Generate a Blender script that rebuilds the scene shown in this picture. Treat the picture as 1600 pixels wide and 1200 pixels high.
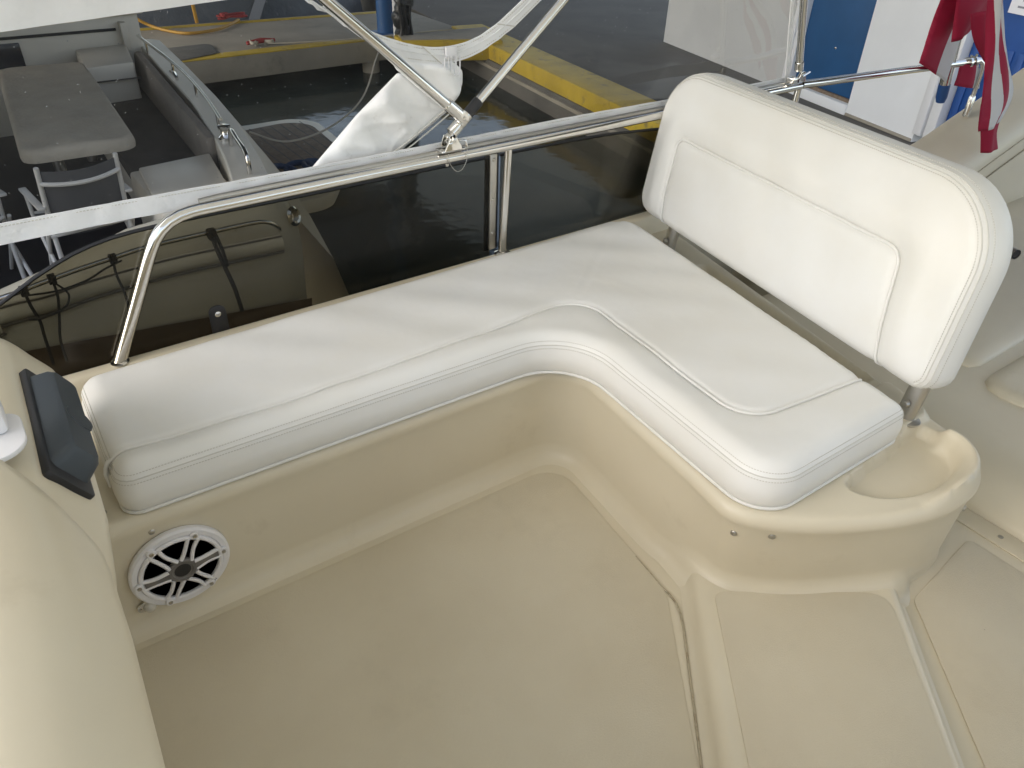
import bpy, bmesh, math, random
import numpy as np
from mathutils import Vector, Matrix
from mathutils.geometry import delaunay_2d_cdt
random.seed(7)
rad = math.radians
scene = bpy.context.scene
for o in list(bpy.data.objects):
    bpy.data.objects.remove(o)

# ------------------------------------------------------------------ camera
# world frame: X runs aft along the boat, Y outboard to port, Z up; cockpit sole is z = 0
FPX, HCAM, PITCH, ROLL, YAW = 1202.0, 1.6, 35.3, 2.3, 37.0
fwd0 = np.array([math.sin(rad(YAW)), math.cos(rad(YAW)), 0.0])
rgt0 = np.array([math.cos(rad(YAW)), -math.sin(rad(YAW)), 0.0])
fwd = fwd0*math.cos(rad(PITCH)) + np.array([0, 0, -math.sin(rad(PITCH))])
up0 = np.cross(rgt0, fwd)
rgt = rgt0*math.cos(rad(ROLL)) + up0*math.sin(rad(ROLL))
upv = -rgt0*math.sin(rad(ROLL)) + up0*math.cos(rad(ROLL))
EYE = np.array([0.0, 0.0, HCAM])
cd = bpy.data.cameras.new('camera'); cam = bpy.data.objects.new('camera', cd)
scene.collection.objects.link(cam); scene.camera = cam
cd.sensor_width = 36.0; cd.lens = FPX/1600*36; cd.clip_start = 0.02; cd.clip_end = 3000
cam.matrix_world = Matrix(((rgt[0], upv[0], -fwd[0], EYE[0]), (rgt[1], upv[1], -fwd[1], EYE[1]),
                           (rgt[2], upv[2], -fwd[2], EYE[2]), (0, 0, 0, 1)))
# ------------------------------------------------------------------ sky, sun, exposure
SUN_TO = Vector((-0.80, 0.10, 0.50)).normalized()
w = bpy.data.worlds.new('World'); scene.world = w; w.use_nodes = True
nt = w.node_tree; bg = nt.nodes['Background']
sky = nt.nodes.new('ShaderNodeTexSky'); sky.sky_type = 'NISHITA'; sky.sun_disc = False
sky.sun_elevation = math.asin(SUN_TO.z); sky.sun_rotation = math.atan2(SUN_TO.x, SUN_TO.y)
sky.air_density = 1.0; sky.dust_density = 1.5; sky.ozone_density = 1.0
hs = nt.nodes.new('ShaderNodeHueSaturation'); hs.inputs['Saturation'].default_value = 0.65
nt.links.new(sky.outputs[0], hs.inputs['Color']); nt.links.new(hs.outputs[0], bg.inputs[0])
bg.inputs[1].default_value = 0.15
sl = bpy.data.lights.new('sun', 'SUN'); sl.energy = 0.5; sl.angle = rad(60); sl.color = (0.985, 0.992, 1.0)
so = bpy.data.objects.new('sun', sl); scene.collection.objects.link(so)
so.rotation_euler = SUN_TO.to_track_quat('Z', 'Y').to_euler(); so.location = SUN_TO*20
vs = scene.view_settings; vs.view_transform = 'Standard'; vs.look = 'None'; vs.gamma = 1.0
vs.use_curve_mapping = False; vs.exposure = 1.25

# ------------------------------------------------------------------ helpers
def at_z(x, y, z):
    d = (x-800)/FPX*rgt - (y-600)/FPX*upv + fwd
    return EYE + d*((z-HCAM)/d[2])
def at_y(x, y, Y):
    d = (x-800)/FPX*rgt - (y-600)/FPX*upv + fwd
    return EYE + d*(Y/d[1])
def at_p(x, y, p0, n):
    d = (x-800)/FPX*rgt - (y-600)/FPX*upv + fwd
    return EYE + d*(np.dot(np.array(p0)-EYE, n)/np.dot(d, n))

def link(o, parent=None):
    scene.collection.objects.link(o)
    if parent is not None: o.parent = parent
    return o
def tag(o, label=None, cat=None, group=None, kind=None):
    if label: o['label'] = label
    if cat: o['category'] = cat
    if group: o['group'] = group
    if kind: o['kind'] = kind
    return o
def thing(name, label, cat, loc=(0, 0, 0), group=None):
    o = bpy.data.objects.new(name, None); o.location = loc; o.empty_display_size = .05
    link(o); return tag(o, label, cat, group)
def obj(name, geo, m, parent=None, smooth=True, sharp=40):
    v, f = geo
    me = bpy.data.meshes.new(name); me.from_pydata([tuple(map(float, p)) for p in v], [], f); me.update()
    bm = bmesh.new(); bm.from_mesh(me); bmesh.ops.recalc_face_normals(bm, faces=bm.faces); bm.to_mesh(me); bm.free()
    if smooth:
        for p in me.polygons: p.use_smooth = True
        me.set_sharp_from_angle(angle=rad(sharp))
    me.materials.append(m)
    o = bpy.data.objects.new(name, me); link(o)
    if parent is not None:
        o.parent = parent
        if parent.type == 'EMPTY': o.matrix_parent_inverse = Matrix.Translation(-Vector(parent.location))
    return o
def join(*geos):
    V, F = [], []
    for v, f in geos:
        b = len(V); V += [tuple(p) for p in v]; F += [tuple(i+b for i in q) for q in f]
    return V, F
def xf(geo, M):
    return [tuple(M @ Vector(p)) for p in geo[0]], geo[1]
def shift(geo, d): return [(p[0]+d[0], p[1]+d[1], p[2]+d[2]) for p in geo[0]], geo[1]
def frame(o, x, y, z):
    return Matrix(((x[0], y[0], z[0], o[0]), (x[1], y[1], z[1], o[1]), (x[2], y[2], z[2], o[2]), (0, 0, 0, 1)))
def from_bm(bm):
    bm.verts.index_update()
    g = [tuple(v.co) for v in bm.verts], [tuple(v.index for v in f.verts) for f in bm.faces]; bm.free(); return g
def box(x0, x1, y0, y1, z0, z1, b=0.0, seg=2):
    bm = bmesh.new(); bmesh.ops.create_cube(bm, size=1)
    for v in bm.verts:
        v.co = Vector((x0+(v.co.x+.5)*(x1-x0), y0+(v.co.y+.5)*(y1-y0), z0+(v.co.z+.5)*(z1-z0)))
    if b > 0: bmesh.ops.bevel(bm, geom=bm.edges[:], offset=b, segments=seg, profile=.5, affect='EDGES')
    return from_bm(bm)
def hexa(p, b=0.0):
    """eight corners: bottom four then top four"""
    bm = bmesh.new(); vs_ = [bm.verts.new(tuple(map(float, q))) for q in p]
    for f in ((0, 3, 2, 1), (4, 5, 6, 7), (0, 1, 5, 4), (1, 2, 6, 5), (2, 3, 7, 6), (3, 0, 4, 7)):
        bm.faces.new([vs_[i] for i in f])
    bmesh.ops.recalc_face_normals(bm, faces=bm.faces)
    if b > 0: bmesh.ops.bevel(bm, geom=bm.edges[:], offset=b, segments=2, profile=.5, affect='EDGES')
    return from_bm(bm)
def tube(path, r, n=12, caps=True, closed=False):
    P = [Vector(tuple(map(float, p))) for p in path]; N = len(P)
    rr = r if hasattr(r, '__len__') else [r]*N
    V, F = [], []
    t0 = (P[1]-P[0]).normalized()
    a = Vector((0, 0, 1)) if abs(t0.z) < .9 else Vector((1, 0, 0))
    nrm = t0.cross(a).normalized()
    for i in range(N):
        if closed: t = (P[(i+1) % N]-P[i-1]).normalized()
        elif i == 0: t = t0
        elif i == N-1: t = (P[-1]-P[-2]).normalized()
        else: t = ((P[i+1]-P[i]).normalized()+(P[i]-P[i-1]).normalized()).normalized()
        nrm = (nrm-t*nrm.dot(t)).normalized(); bn = t.cross(nrm)
        for k in range(n):
            c = 2*math.pi*k/n; V.append(tuple(P[i]+(nrm*math.cos(c)+bn*math.sin(c))*rr[i]))
    for i in range(N if closed else N-1):
        j = (i+1) % N
        for k in range(n):
            l = (k+1) % n; F.append((i*n+k, i*n+l, j*n+l, j*n+k))
    if caps and not closed:
        F.append(tuple(range(n-1, -1, -1))); F.append(tuple((N-1)*n+k for k in range(n)))
    return V, F
def lathe(prof, origin, axis, n=32):
    """prof: list of (radius, height along axis)"""
    ax = Vector(axis).normalized(); a = Vector((0, 0, 1)) if abs(ax.z) < .9 else Vector((1, 0, 0))
    u = ax.cross(a).normalized(); v = ax.cross(u); O = Vector(tuple(map(float, origin)))
    V, F = [], []
    for r, h in prof:
        for k in range(n):
            c = 2*math.pi*k/n; V.append(tuple(O+ax*h+(u*math.cos(c)+v*math.sin(c))*r))
    for i in range(len(prof)-1):
        for k in range(n):
            l = (k+1) % n; F.append((i*n+k, i*n+l, (i+1)*n+l, (i+1)*n+k))
    if prof[0][0] > 1e-6: F.append(tuple(range(n-1, -1, -1)))
    if prof[-1][0] > 1e-6: F.append(tuple((len(prof)-1)*n+k for k in range(n)))
    return V, F
def prism(poly, z0, z1, b=0.0):
    bm = bmesh.new(); vs_ = [bm.verts.new((p[0], p[1], z0)) for p in poly]
    f = bm.faces.new(vs_)
    r = bmesh.ops.extrude_face_region(bm, geom=[f])
    for e in r['geom']:
        if isinstance(e, bmesh.types.BMVert): e.co.z = z1
    bmesh.ops.recalc_face_normals(bm, faces=bm.faces)
    if b > 0:
        ed = [e for e in bm.edges if abs(e.verts[0].co.z-e.verts[1].co.z) < 1e-7]
        bmesh.ops.bevel(bm, geom=ed, offset=b, segments=2, profile=.5, affect='EDGES')
    return from_bm(bm)
def roundpoly(pts, n=8):
    out = []; N = len(pts)
    for i in range(N):
        p = np.array(pts[i][:2], float); r = pts[i][2] if len(pts[i]) > 2 else 0
        a = np.array(pts[i-1][:2], float); c = np.array(pts[(i+1) % N][:2], float)
        if r <= 0: out.append(tuple(p)); continue
        da = (a-p)/np.linalg.norm(a-p); dc = (c-p)/np.linalg.norm(c-p)
        ang = math.acos(np.clip(da@dc, -1, 1)); L = r/math.tan(ang/2)
        bis = (da+dc)/np.linalg.norm(da+dc); cen = p+bis*(r/math.sin(ang/2))
        s = p+da*L-cen; e = p+dc*L-cen
        t0 = math.atan2(s[1], s[0]); t1 = math.atan2(e[1], e[0]); dt = (t1-t0+math.pi) % (2*math.pi)-math.pi
        for k in range(n+1):
            t = t0+dt*k/n; out.append((cen[0]+r*math.cos(t), cen[1]+r*math.sin(t)))
    return out
def catmull(pts, n=8, closed=False):
    P = [np.array(p, float) for p in pts]; N = len(P); out = []
    for i in range(N if closed else N-1):
        g = lambda k: P[k % N] if closed else P[min(max(k, 0), N-1)]
        a, b, c, d = g(i-1), g(i), g(i+1), g(i+2)
        for k in range(n):
            t = k/n
            out.append(.5*((2*b)+(c-a)*t+(2*a-5*b+4*c-d)*t*t+(3*b-a-3*c+d)*t**3))
    if not closed: out.append(P[-1])
    return [tuple(p) for p in out]
def resample(pts, step, closed=False):
    P = [np.array(p, float) for p in pts]
    if closed: P.append(P[0])
    P = np.array(P); L = np.r_[0, np.cumsum(np.linalg.norm(np.diff(P, axis=0), axis=1))]
    n = max(2, int(round(L[-1]/step))); t = np.linspace(0, L[-1], n+1)
    if closed: t = t[:-1]
    return [tuple(np.interp(x, L, P[:, k]) for k in range(P.shape[1])) for x in t]
def dist(P, poly, closed=True):
    P = np.atleast_2d(np.array(P, float))[:, :2]; Q = np.array([q[:2] for q in poly], float)
    A = Q if closed else Q[:-1]; Bq = np.roll(Q, -1, axis=0) if closed else Q[1:]
    best = np.full(len(P), 1e9)
    for a, b in zip(A, Bq):
        ab = b-a; L = ab@ab
        t = np.clip(((P-a)@ab)/(L if L > 0 else 1), 0, 1)
        best = np.minimum(best, np.linalg.norm(P-(a+t[:, None]*ab), axis=1))
    return best
def inside(P, poly):
    P = np.atleast_2d(np.array(P, float)); x, y = P[:, 0], P[:, 1]; c = np.zeros(len(P), bool); n = len(poly)
    for i in range(n):
        x1, y1 = poly[i][:2]; x2, y2 = poly[i-1][:2]
        if y1 == y2: continue
        m = ((y1 > y) != (y2 > y)) & (x < (x2-x1)*(y-y1)/(y2-y1)+x1); c ^= m
    return c
def sdf(P, poly):
    return np.where(inside(P, poly), 1, -1)*dist(P, poly)
def field(outline, step, zf, fine=(), along=None):
    """triangulated height field inside a closed outline; zf(points, edge distance) -> heights"""
    O = [tuple(p[:2]) for p in outline]; A = np.array(O)
    gx = np.arange(A[:, 0].min(), A[:, 0].max(), step); gy = np.arange(A[:, 1].min(), A[:, 1].max(), step)
    G = np.array([(x+(step/2 if j % 2 else 0), y) for j, y in enumerate(gy) for x in gx])
    G = G[inside(G, O)]; G = G[dist(G, O) > step*.45]
    extra = []
    for r in np.array([.12, .3, .55])*max(step*1.6, .02):      # finer rings near the edge
        extra += list(offset(O, -r))
    E = np.array(extra) if extra else np.zeros((0, 2)); E = E[inside(E, O)]; E = E[dist(E, O) > step*.05]
    G = G[dist(G, O) > max(step*1.6, .02)*.75]
    for x0, x1, y0, y1, s in fine:                             # denser patches where the surface is shaped
        k = (G[:, 0] > x0) & (G[:, 0] < x1) & (G[:, 1] > y0) & (G[:, 1] < y1); G = G[~k]
        g = np.array([(x+(s/2 if j % 2 else 0), y) for j, y in enumerate(np.arange(y0, y1, s)) for x in np.arange(x0, x1, s)])
        g = g[inside(g, O)]; g = g[dist(g, O) > max(step*1.6, .02)*.62]; G = np.vstack([G, g])
    if along:                                                  # rows of points beside a seam line
        Q = np.array(resample([q[:2] for q in along], .011)); t = np.gradient(Q, axis=0); t /= np.linalg.norm(t, axis=1)[:, None]
        nn = np.stack([-t[:, 1], t[:, 0]], 1)
        rows = np.vstack([Q+nn*o for o in (-.024, -.015, -.009, -.0045, 0, .0045, .009, .015, .024)])
        rows = rows[inside(rows, O)]; rows = rows[dist(rows, O) > .006]
        if len(E): E = E[dist(E, along, False) > .027]
        G = G[dist(G, along, False) > .029]; G = np.vstack([G, rows])
    pts = O+[tuple(p) for p in E]+[tuple(p) for p in G]; nO = len(O); edges = [(i, (i+1) % nO) for i in range(nO)]
    r = delaunay_2d_cdt([Vector(p) for p in pts], edges, [], 1, 1e-6)
    P = np.array([tuple(p) for p in r[0]]); d = dist(P, O)
    z = zf(P, d)
    return [(p[0], p[1], h) for p, h in zip(P, z)], [tuple(f) for f in r[2]]
def offset(ring, d):
    """offset a closed ring outwards by d"""
    A = np.array([p[:2] for p in ring], float)
    area = .5*np.sum(A[:, 0]*np.roll(A[:, 1], -1)-np.roll(A[:, 0], -1)*A[:, 1])
    t = np.roll(A, -1, axis=0)-A; t /= np.linalg.norm(t, axis=1)[:, None]+1e-12
    n = np.stack([t[:, 1], -t[:, 0]], 1)*(1 if area > 0 else -1)
    m = n+np.roll(n, 1, axis=0); m /= np.linalg.norm(m, axis=1)[:, None]+1e-9
    k = 1/np.maximum(.5, np.sum(m*n, axis=1))
    return A+m*(d*k)[:, None]
def walls(outline, prof, cap=False, tuck=None):
    """skirt: prof is a list of (outward offset, z); tuck(points, z) pulls the foot inwards"""
    V, F = [], []; n = len(outline)
    for d, z in prof:
        A = np.array([q[:2] for q in outline], float); dv = np.full(n, float(d))
        if tuck is not None: dv = dv-tuck(A, z)
        D = offset(outline, 1.0)-A
        V += [(*(A[i]+D[i]*dv[i]), z) for i in range(n)]
    for i in range(len(prof)-1):
        for k in range(n):
            l = (k+1) % n; F.append((i*n+k, i*n+l, (i+1)*n+l, (i+1)*n+k))
    if cap: F.append(tuple((len(prof)-1)*n+k for k in range(n)))
    return V, F
def weld(geo, d=1e-4):
    bm = bmesh.new(); vs_ = [bm.verts.new(p) for p in geo[0]]
    for f in geo[1]:
        try: bm.faces.new([vs_[i] for i in f])
        except ValueError: pass
    bmesh.ops.remove_doubles(bm, verts=bm.verts, dist=d); return from_bm(bm)
def loft(sections, closed=False, caps=False):
    V, F = [], []; n = len(sections[0])
    for s in sections: V += [tuple(map(float, p)) for p in s]
    for i in range(len(sections)-1):
        for k in range(n if closed else n-1):
            l = (k+1) % n; F.append((i*n+k, i*n+l, (i+1)*n+l, (i+1)*n+k))
    if caps: F.append(tuple(range(n))); F.append(tuple((len(sections)-1)*n+k for k in range(n)))
    return V, F
def thick(geo, t):
    """give a sheet thickness along its vertex normals"""
    bm = bmesh.new(); vs_ = [bm.verts.new(p) for p in geo[0]]
    for f in geo[1]: bm.faces.new([vs_[i] for i in f])
    bmesh.ops.recalc_face_normals(bm, faces=bm.faces); bm.normal_update()
    bmesh.ops.solidify(bm, geom=bm.faces[:], thickness=t); return from_bm(bm)
def copy_tree(o, parent=None):
    c = o.copy(); scene.collection.objects.link(c); c.parent = parent
    if parent is not None: c.matrix_parent_inverse = o.matrix_parent_inverse.copy()
    for ch in list(o.children): copy_tree(ch, c)
    return c

# ------------------------------------------------------------------ materials
def mat(name, col, rough=.5, metal=0.0, var=None, bump=None, bump2=None, coat=0.0, spec=.5, dirt=None, trans=0.0, sheen=0.0, rvar=0.0, speck=None):
    """var=(scale, amount): patchy tone; bump=(scale, strength, dist); dirt=(scale, threshold, colour, amount)"""
    m = bpy.data.materials.new(name); m.use_nodes = True; t = m.node_tree; N = t.nodes; L = t.links
    b = N['Principled BSDF']; b.inputs['Roughness'].default_value = rough; b.inputs['Metallic'].default_value = metal
    b.inputs['Specular IOR Level'].default_value = spec; b.inputs['Coat Weight'].default_value = coat
    b.inputs['Coat Roughness'].default_value = .15; b.inputs['Sheen Weight'].default_value = sheen
    b.inputs['Base Color'].default_value = (*col, 1)
    tc = N.new('ShaderNodeTexCoord'); src = None
    def noise(scale, det=4, rough_=.55):
        n = N.new('ShaderNodeTexNoise'); n.inputs['Scale'].default_value = scale; n.inputs['Detail'].default_value = det
        n.inputs['Roughness'].default_value = rough_; L.new(tc.outputs['Object'], n.inputs['Vector']); return n
    if var:
        n = noise(var[0]); mx = N.new('ShaderNodeMix'); mx.data_type = 'RGBA'
        mr = N.new('ShaderNodeMapRange'); mr.inputs['From Min'].default_value = .3; mr.inputs['From Max'].default_value = .7
        L.new(n.outputs['Fac'], mr.inputs['Value']); L.new(mr.outputs['Result'], mx.inputs['Factor'])
        k = var[1]; c2 = var[2] if len(var) > 2 else tuple(c*(1-k) for c in col)
        mx.inputs['A'].default_value = (*[min(1, c*(1+k*.5)) for c in col], 1); mx.inputs['B'].default_value = (*c2, 1)
        src = mx.outputs['Result']
    if dirt:
        n = noise(dirt[0], 8, .7); mr = N.new('ShaderNodeMapRange'); mr.inputs['From Min'].default_value = dirt[1]
        mr.inputs['From Max'].default_value = dirt[1]+.12; mr.inputs['To Max'].default_value = dirt[3]
        L.new(n.outputs['Fac'], mr.inputs['Value'])
        mx = N.new('ShaderNodeMix'); mx.data_type = 'RGBA'; L.new(mr.outputs['Result'], mx.inputs['Factor'])
        if src: L.new(src, mx.inputs['A'])
        else: mx.inputs['A'].default_value = (*col, 1)
        mx.inputs['B'].default_value = (*dirt[2], 1); src = mx.outputs['Result']
    if speck:                                                  # small scattered dirt spots: (scale, size, colour)
        v = N.new('ShaderNodeTexVoronoi'); v.inputs['Scale'].default_value = speck[0]; L.new(tc.outputs['Object'], v.inputs['Vector'])
        n = noise(2.5, 2); th = N.new('ShaderNodeMapRange'); th.inputs['From Min'].default_value = .45; th.inputs['From Max'].default_value = .75
        th.inputs['To Min'].default_value = 0.0; th.inputs['To Max'].default_value = speck[1]; L.new(n.outputs['Fac'], th.inputs['Value'])
        lt = N.new('ShaderNodeMath'); lt.operation = 'LESS_THAN'; L.new(v.outputs['Distance'], lt.inputs[0]); L.new(th.outputs[0], lt.inputs[1])
        ml = N.new('ShaderNodeMath'); ml.operation = 'MULTIPLY'; ml.inputs[1].default_value = .6; L.new(lt.outputs[0], ml.inputs[0])
        mx = N.new('ShaderNodeMix'); mx.data_type = 'RGBA'; L.new(ml.outputs[0], mx.inputs['Factor'])
        if src: L.new(src, mx.inputs['A'])
        else: mx.inputs['A'].default_value = (*col, 1)
        mx.inputs['B'].default_value = (*speck[2], 1); src = mx.outputs['Result']
    if src: L.new(src, b.inputs['Base Color'])
    if rvar:
        n = noise(9, 5); mr = N.new('ShaderNodeMapRange'); mr.inputs['To Min'].default_value = max(0.02, rough-rvar)
        mr.inputs['To Max'].default_value = rough+rvar; L.new(n.outputs['Fac'], mr.inputs['Value']); L.new(mr.outputs['Result'], b.inputs['Roughness'])
    prev = None
    for bp in (bump, bump2):
        if not bp: continue
        if len(bp) > 3 and bp[3] == 'wave':
            n = N.new('ShaderNodeTexWave'); n.inputs['Scale'].default_value = bp[0]; n.inputs['Distortion'].default_value = .3
            n.bands_direction = bp[4]; L.new(tc.outputs['Object'], n.inputs['Vector'])
        elif len(bp) > 3 and bp[3] == 'voronoi':
            n = N.new('ShaderNodeTexVoronoi'); n.inputs['Scale'].default_value = bp[0]; L.new(tc.outputs['Object'], n.inputs['Vector'])
        else: n = noise(bp[0], 3)
        bn = N.new('ShaderNodeBump'); bn.inputs['Strength'].default_value = bp[1]; bn.inputs['Distance'].default_value = bp[2]
        L.new(n.outputs[0], bn.inputs['Height'])
        if prev: L.new(prev, bn.inputs['Normal'])
        prev = bn.outputs['Normal']
    if prev: L.new(prev, b.inputs['Normal'])
    if trans:
        tr = N.new('ShaderNodeBsdfTranslucent'); tr.inputs['Color'].default_value = (*col, 1)
        ms = N.new('ShaderNodeMixShader'); ms.inputs[0].default_value = trans
        out = N['Material Output']; L.new(b.outputs[0], ms.inputs[1]); L.new(tr.outputs[0], ms.inputs[2]); L.new(ms.outputs[0], out.inputs[0])
    return m
def glass(name, tint, gloss=.05, rough=.02, haze=0.0, speck=0.0, hazecol=(.8, .8, .8), wave=0.0):
    """thin sheet: tinted transparency, a weak mirror, a little dust"""
    m = bpy.data.materials.new(name); m.use_nodes = True; t = m.node_tree; N = t.nodes; L = t.links
    N.remove(N['Principled BSDF']); out = N['Material Output']
    tr = N.new('ShaderNodeBsdfTransparent'); tr.inputs[0].default_value = (*tint, 1)
    gl = N.new('ShaderNodeBsdfGlossy'); gl.inputs['Roughness'].default_value = rough
    lw = N.new('ShaderNodeFresnel'); lw.inputs['IOR'].default_value = 1.35
    mp = N.new('ShaderNodeMath'); mp.operation = 'MULTIPLY'; mp.inputs[1].default_value = gloss; mp.use_clamp = True
    L.new(lw.outputs[0], mp.inputs[0])
    ms = N.new('ShaderNodeMixShader'); L.new(mp.outputs[0], ms.inputs[0]); L.new(tr.outputs[0], ms.inputs[1]); L.new(gl.outputs[0], ms.inputs[2])
    tc = N.new('ShaderNodeTexCoord'); last = ms
    if wave:
        n = N.new('ShaderNodeTexNoise'); n.inputs['Scale'].default_value = 3.5; n.inputs['Detail'].default_value = 1; L.new(tc.outputs['Object'], n.inputs['Vector'])
        bn = N.new('ShaderNodeBump'); bn.inputs['Strength'].default_value = wave; bn.inputs['Distance'].default_value = .05
        L.new(n.outputs['Fac'], bn.inputs['Height']); L.new(bn.outputs[0], gl.inputs['Normal'])
    if haze or speck:
        df = N.new('ShaderNodeBsdfDiffuse'); df.inputs[0].default_value = (*hazecol, 1)
        n = N.new('ShaderNodeTexNoise'); n.inputs['Scale'].default_value = 4; n.inputs['Detail'].default_value = 5; L.new(tc.outputs['Object'], n.inputs['Vector'])
        mr = N.new('ShaderNodeMapRange'); mr.inputs['From Min'].default_value = .3; mr.inputs['From Max'].default_value = .75
        mr.inputs['To Min'].default_value = haze*.4; mr.inputs['To Max'].default_value = haze*1.6; L.new(n.outputs['Fac'], mr.inputs['Value'])
        v = N.new('ShaderNodeTexVoronoi'); v.inputs['Scale'].default_value = 42; L.new(tc.outputs['Object'], v.inputs['Vector'])
        m2 = N.new('ShaderNodeMapRange'); m2.inputs['From Min'].default_value = .085; m2.inputs['From Max'].default_value = .035; m2.inputs['To Max'].default_value = speck
        L.new(v.outputs['Distance'], m2.inputs['Value'])
        ad = N.new('ShaderNodeMath'); ad.operation = 'ADD'; ad.use_clamp = True; L.new(mr.outputs[0], ad.inputs[0]); L.new(m2.outputs[0], ad.inputs[1])
        m3 = N.new('ShaderNodeMixShader'); L.new(ad.outputs[0], m3.inputs[0]); L.new(ms.outputs[0], m3.inputs[1]); L.new(df.outputs[0], m3.inputs[2]); last = m3
    L.new(last.outputs[0], out.inputs[0]); return m
M = {}
M['vinyl'] = mat('vinyl', (.805, .80, .775), .42, var=(3, .05, (.785, .765, .71)), bump=(650, .10, .002), bump2=(7, .10, .02), rvar=.08)
M['thread'] = mat('thread', (.60, .575, .52), .8)
M['groove'] = mat('seam_fold', (.62, .60, .55), .7)
M['gel'] = mat('gelcoat', (.69, .63, .49), .38, var=(1.6, .06, (.66, .585, .44)), bump=(60, .03, .004), bump2=(4, .06, .02), dirt=(5, .60, (.53, .46, .33), .30), rvar=.1, speck=(11, .035, (.20, .15, .09)))
M['nonskid'] = mat('nonskid', (.69, .625, .485), .6, var=(2.2, .06, (.645, .57, .425)), bump=(190, .35, .003, 'wave', 'DIAGONAL'), bump2=(330, .3, .003), dirt=(3.4, .56, (.52, .46, .34), .20), speck=(9, .035, (.22, .17, .11)))
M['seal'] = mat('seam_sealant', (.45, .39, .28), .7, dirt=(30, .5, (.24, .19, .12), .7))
M['steel'] = mat('polished_steel', (.74, .72, .68), .13, 1.0, bump=(40, .03, .002), rvar=.06)
M['dullsteel'] = mat('dull_steel', (.50, .48, .44), .38, 1.0, bump=(80, .1, .002))
M['black'] = mat('black_plastic', (.018, .018, .02), .45)
M['slate'] = mat('slate_plastic', (.045, .055, .065), .5, bump=(300, .08, .002))
M['whiteplastic'] = mat('white_plastic', (.78, .77, .78), .4)
M['greyplastic'] = mat('grey_plastic', (.16, .15, .14), .45)
M['cone'] = mat('speaker_cone', (.02, .02, .022), .4)
M['canvas'] = mat('white_canvas', (.90, .90, .90), .7, var=(9, .04, (.85, .85, .85)), bump=(900, .15, .001), bump2=(14, .35, .02), trans=.12)
M['roll'] = mat('white_roll_vinyl', (.90, .90, .89), .55, var=(6, .05, (.84, .83, .81)), bump=(300, .1, .002), bump2=(11, .3, .02), dirt=(22, .6, (.5, .48, .44), .35))
M['bimini'] = mat('bimini_canvas', (.88, .848, .765), .8, trans=.76)
M['clear'] = glass('clear_vinyl', (.72, .71, .68), .15, .04, haze=.022, speck=.35, wave=.08)
M['smoke'] = glass('smoked_acrylic', (.55, .53, .465), .8, .01, haze=.006, speck=.03, hazecol=(.3, .3, .28))
M['lens'] = mat('lamp_lens', (.55, .52, .45), .15, spec=.8)
M['nb_white'] = mat('neighbour_gelcoat', (.74, .69, .59), .35, var=(2, .06), rvar=.08)
M['nb_hull'] = mat('neighbour_hull', (.52, .49, .40), .35, var=(1.5, .12), dirt=(4, .55, (.30, .26, .18), .4))
M['nb_table'] = mat('table_cover', (.54, .48, .385), .85, var=(4, .12), bump=(6, .5, .05), bump2=(500, .1, .002))
M['nb_brown'] = mat('brown_cushion', (.11, .095, .08), .8, var=(5, .25), bump=(30, .15, .01))
M['nb_taupe'] = mat('taupe_cushion', (.23, .205, .175), .8, var=(5, .15), bump=(40, .1, .01))
M['mesh'] = mat('grey_mesh', (.10, .10, .105), .8, bump=(700, .2, .002))
M['alu'] = mat('white_aluminium', (.66, .64, .60), .35)
M['teak'] = mat('teak', (.20, .145, .10), .7, var=(14, .3), bump=(60, .1, .005))
M['nb_band'] = mat('brown_hull_band', (.10, .065, .035), .6, var=(3, .3))
M['rope'] = mat('black_rope', (.012, .012, .013), .85, bump=(160, .6, .004, 'wave', 'DIAGONAL'))
M['rub'] = mat('rub_rail', (.10, .09, .075), .6)
M['darkglass'] = mat('dark_pane', (.02, .022, .03), .12)
M['concrete'] = mat('quay_concrete', (.14, .130, .113), .85, var=(.9, .22), bump=(25, .25, .01), dirt=(1.3, .56, (.075, .073, .07), .5))
M['pierconc'] = mat('pier_concrete', (.36, .325, .26), .85, var=(1.2, .2), bump=(25, .25, .01), dirt=(2.0, .56, (.17, .15, .12), .55))
M['yellow'] = mat('yellow_paint', (.60, .42, .035), .65, var=(2, .2), bump=(20, .2, .01), dirt=(3.5, .56, (.16, .13, .07), .7))
M['water'] = mat('harbour_water', (.010, .022, .022), .10, bump=(1.2, .16, .1), spec=.3)
M['wall'] = mat('white_stucco', (.80, .81, .81), .75, var=(.8, .08), bump=(30, .15, .01), dirt=(2.2, .66, (.62, .62, .60), .4))
M['bluedoor'] = mat('blue_door', (.015, .085, .22), .5, var=(2, .12), bump=(8, .05, .01))
M['bluewall'] = mat('blue_panel', (.015, .075, .28), .5, var=(3, .15), bump=(9, .1, .01))
M['frame'] = mat('white_frame', (.74, .74, .74), .5)
M['bluesteel'] = mat('blue_steel', (.02, .09, .24), .45, dirt=(9, .6, (.12, .07, .04), .5))
M['tarp'] = mat('grey_tarp', (.13, .14, .155), .7, var=(1.5, .25), bump=(2.5, .6, .1))
M['tarpband'] = mat('tarp_band', (.30, .31, .33), .7, bump=(5, .3, .05))
M['mat'] = mat('rubber_mat', (.14, .135, .12), .9, var=(6, .2), bump=(60, .3, .01))
M['hose'] = mat('orange_hose', (.50, .27, .03), .5)
M['redrope'] = mat('red_rope', (.36, .05, .05), .8)
M['greyrope'] = mat('pale_rope', (.50, .46, .38), .85, bump=(200, .4, .004, 'wave', 'DIAGONAL'))
M['cable'] = mat('black_bundle', (.02, .022, .024), .35, bump=(18, .6, .03))
M['paper'] = mat('paper', (.80, .80, .82), .8)
M['ink'] = mat('printed_ink', (.25, .25, .29), .8)
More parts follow.
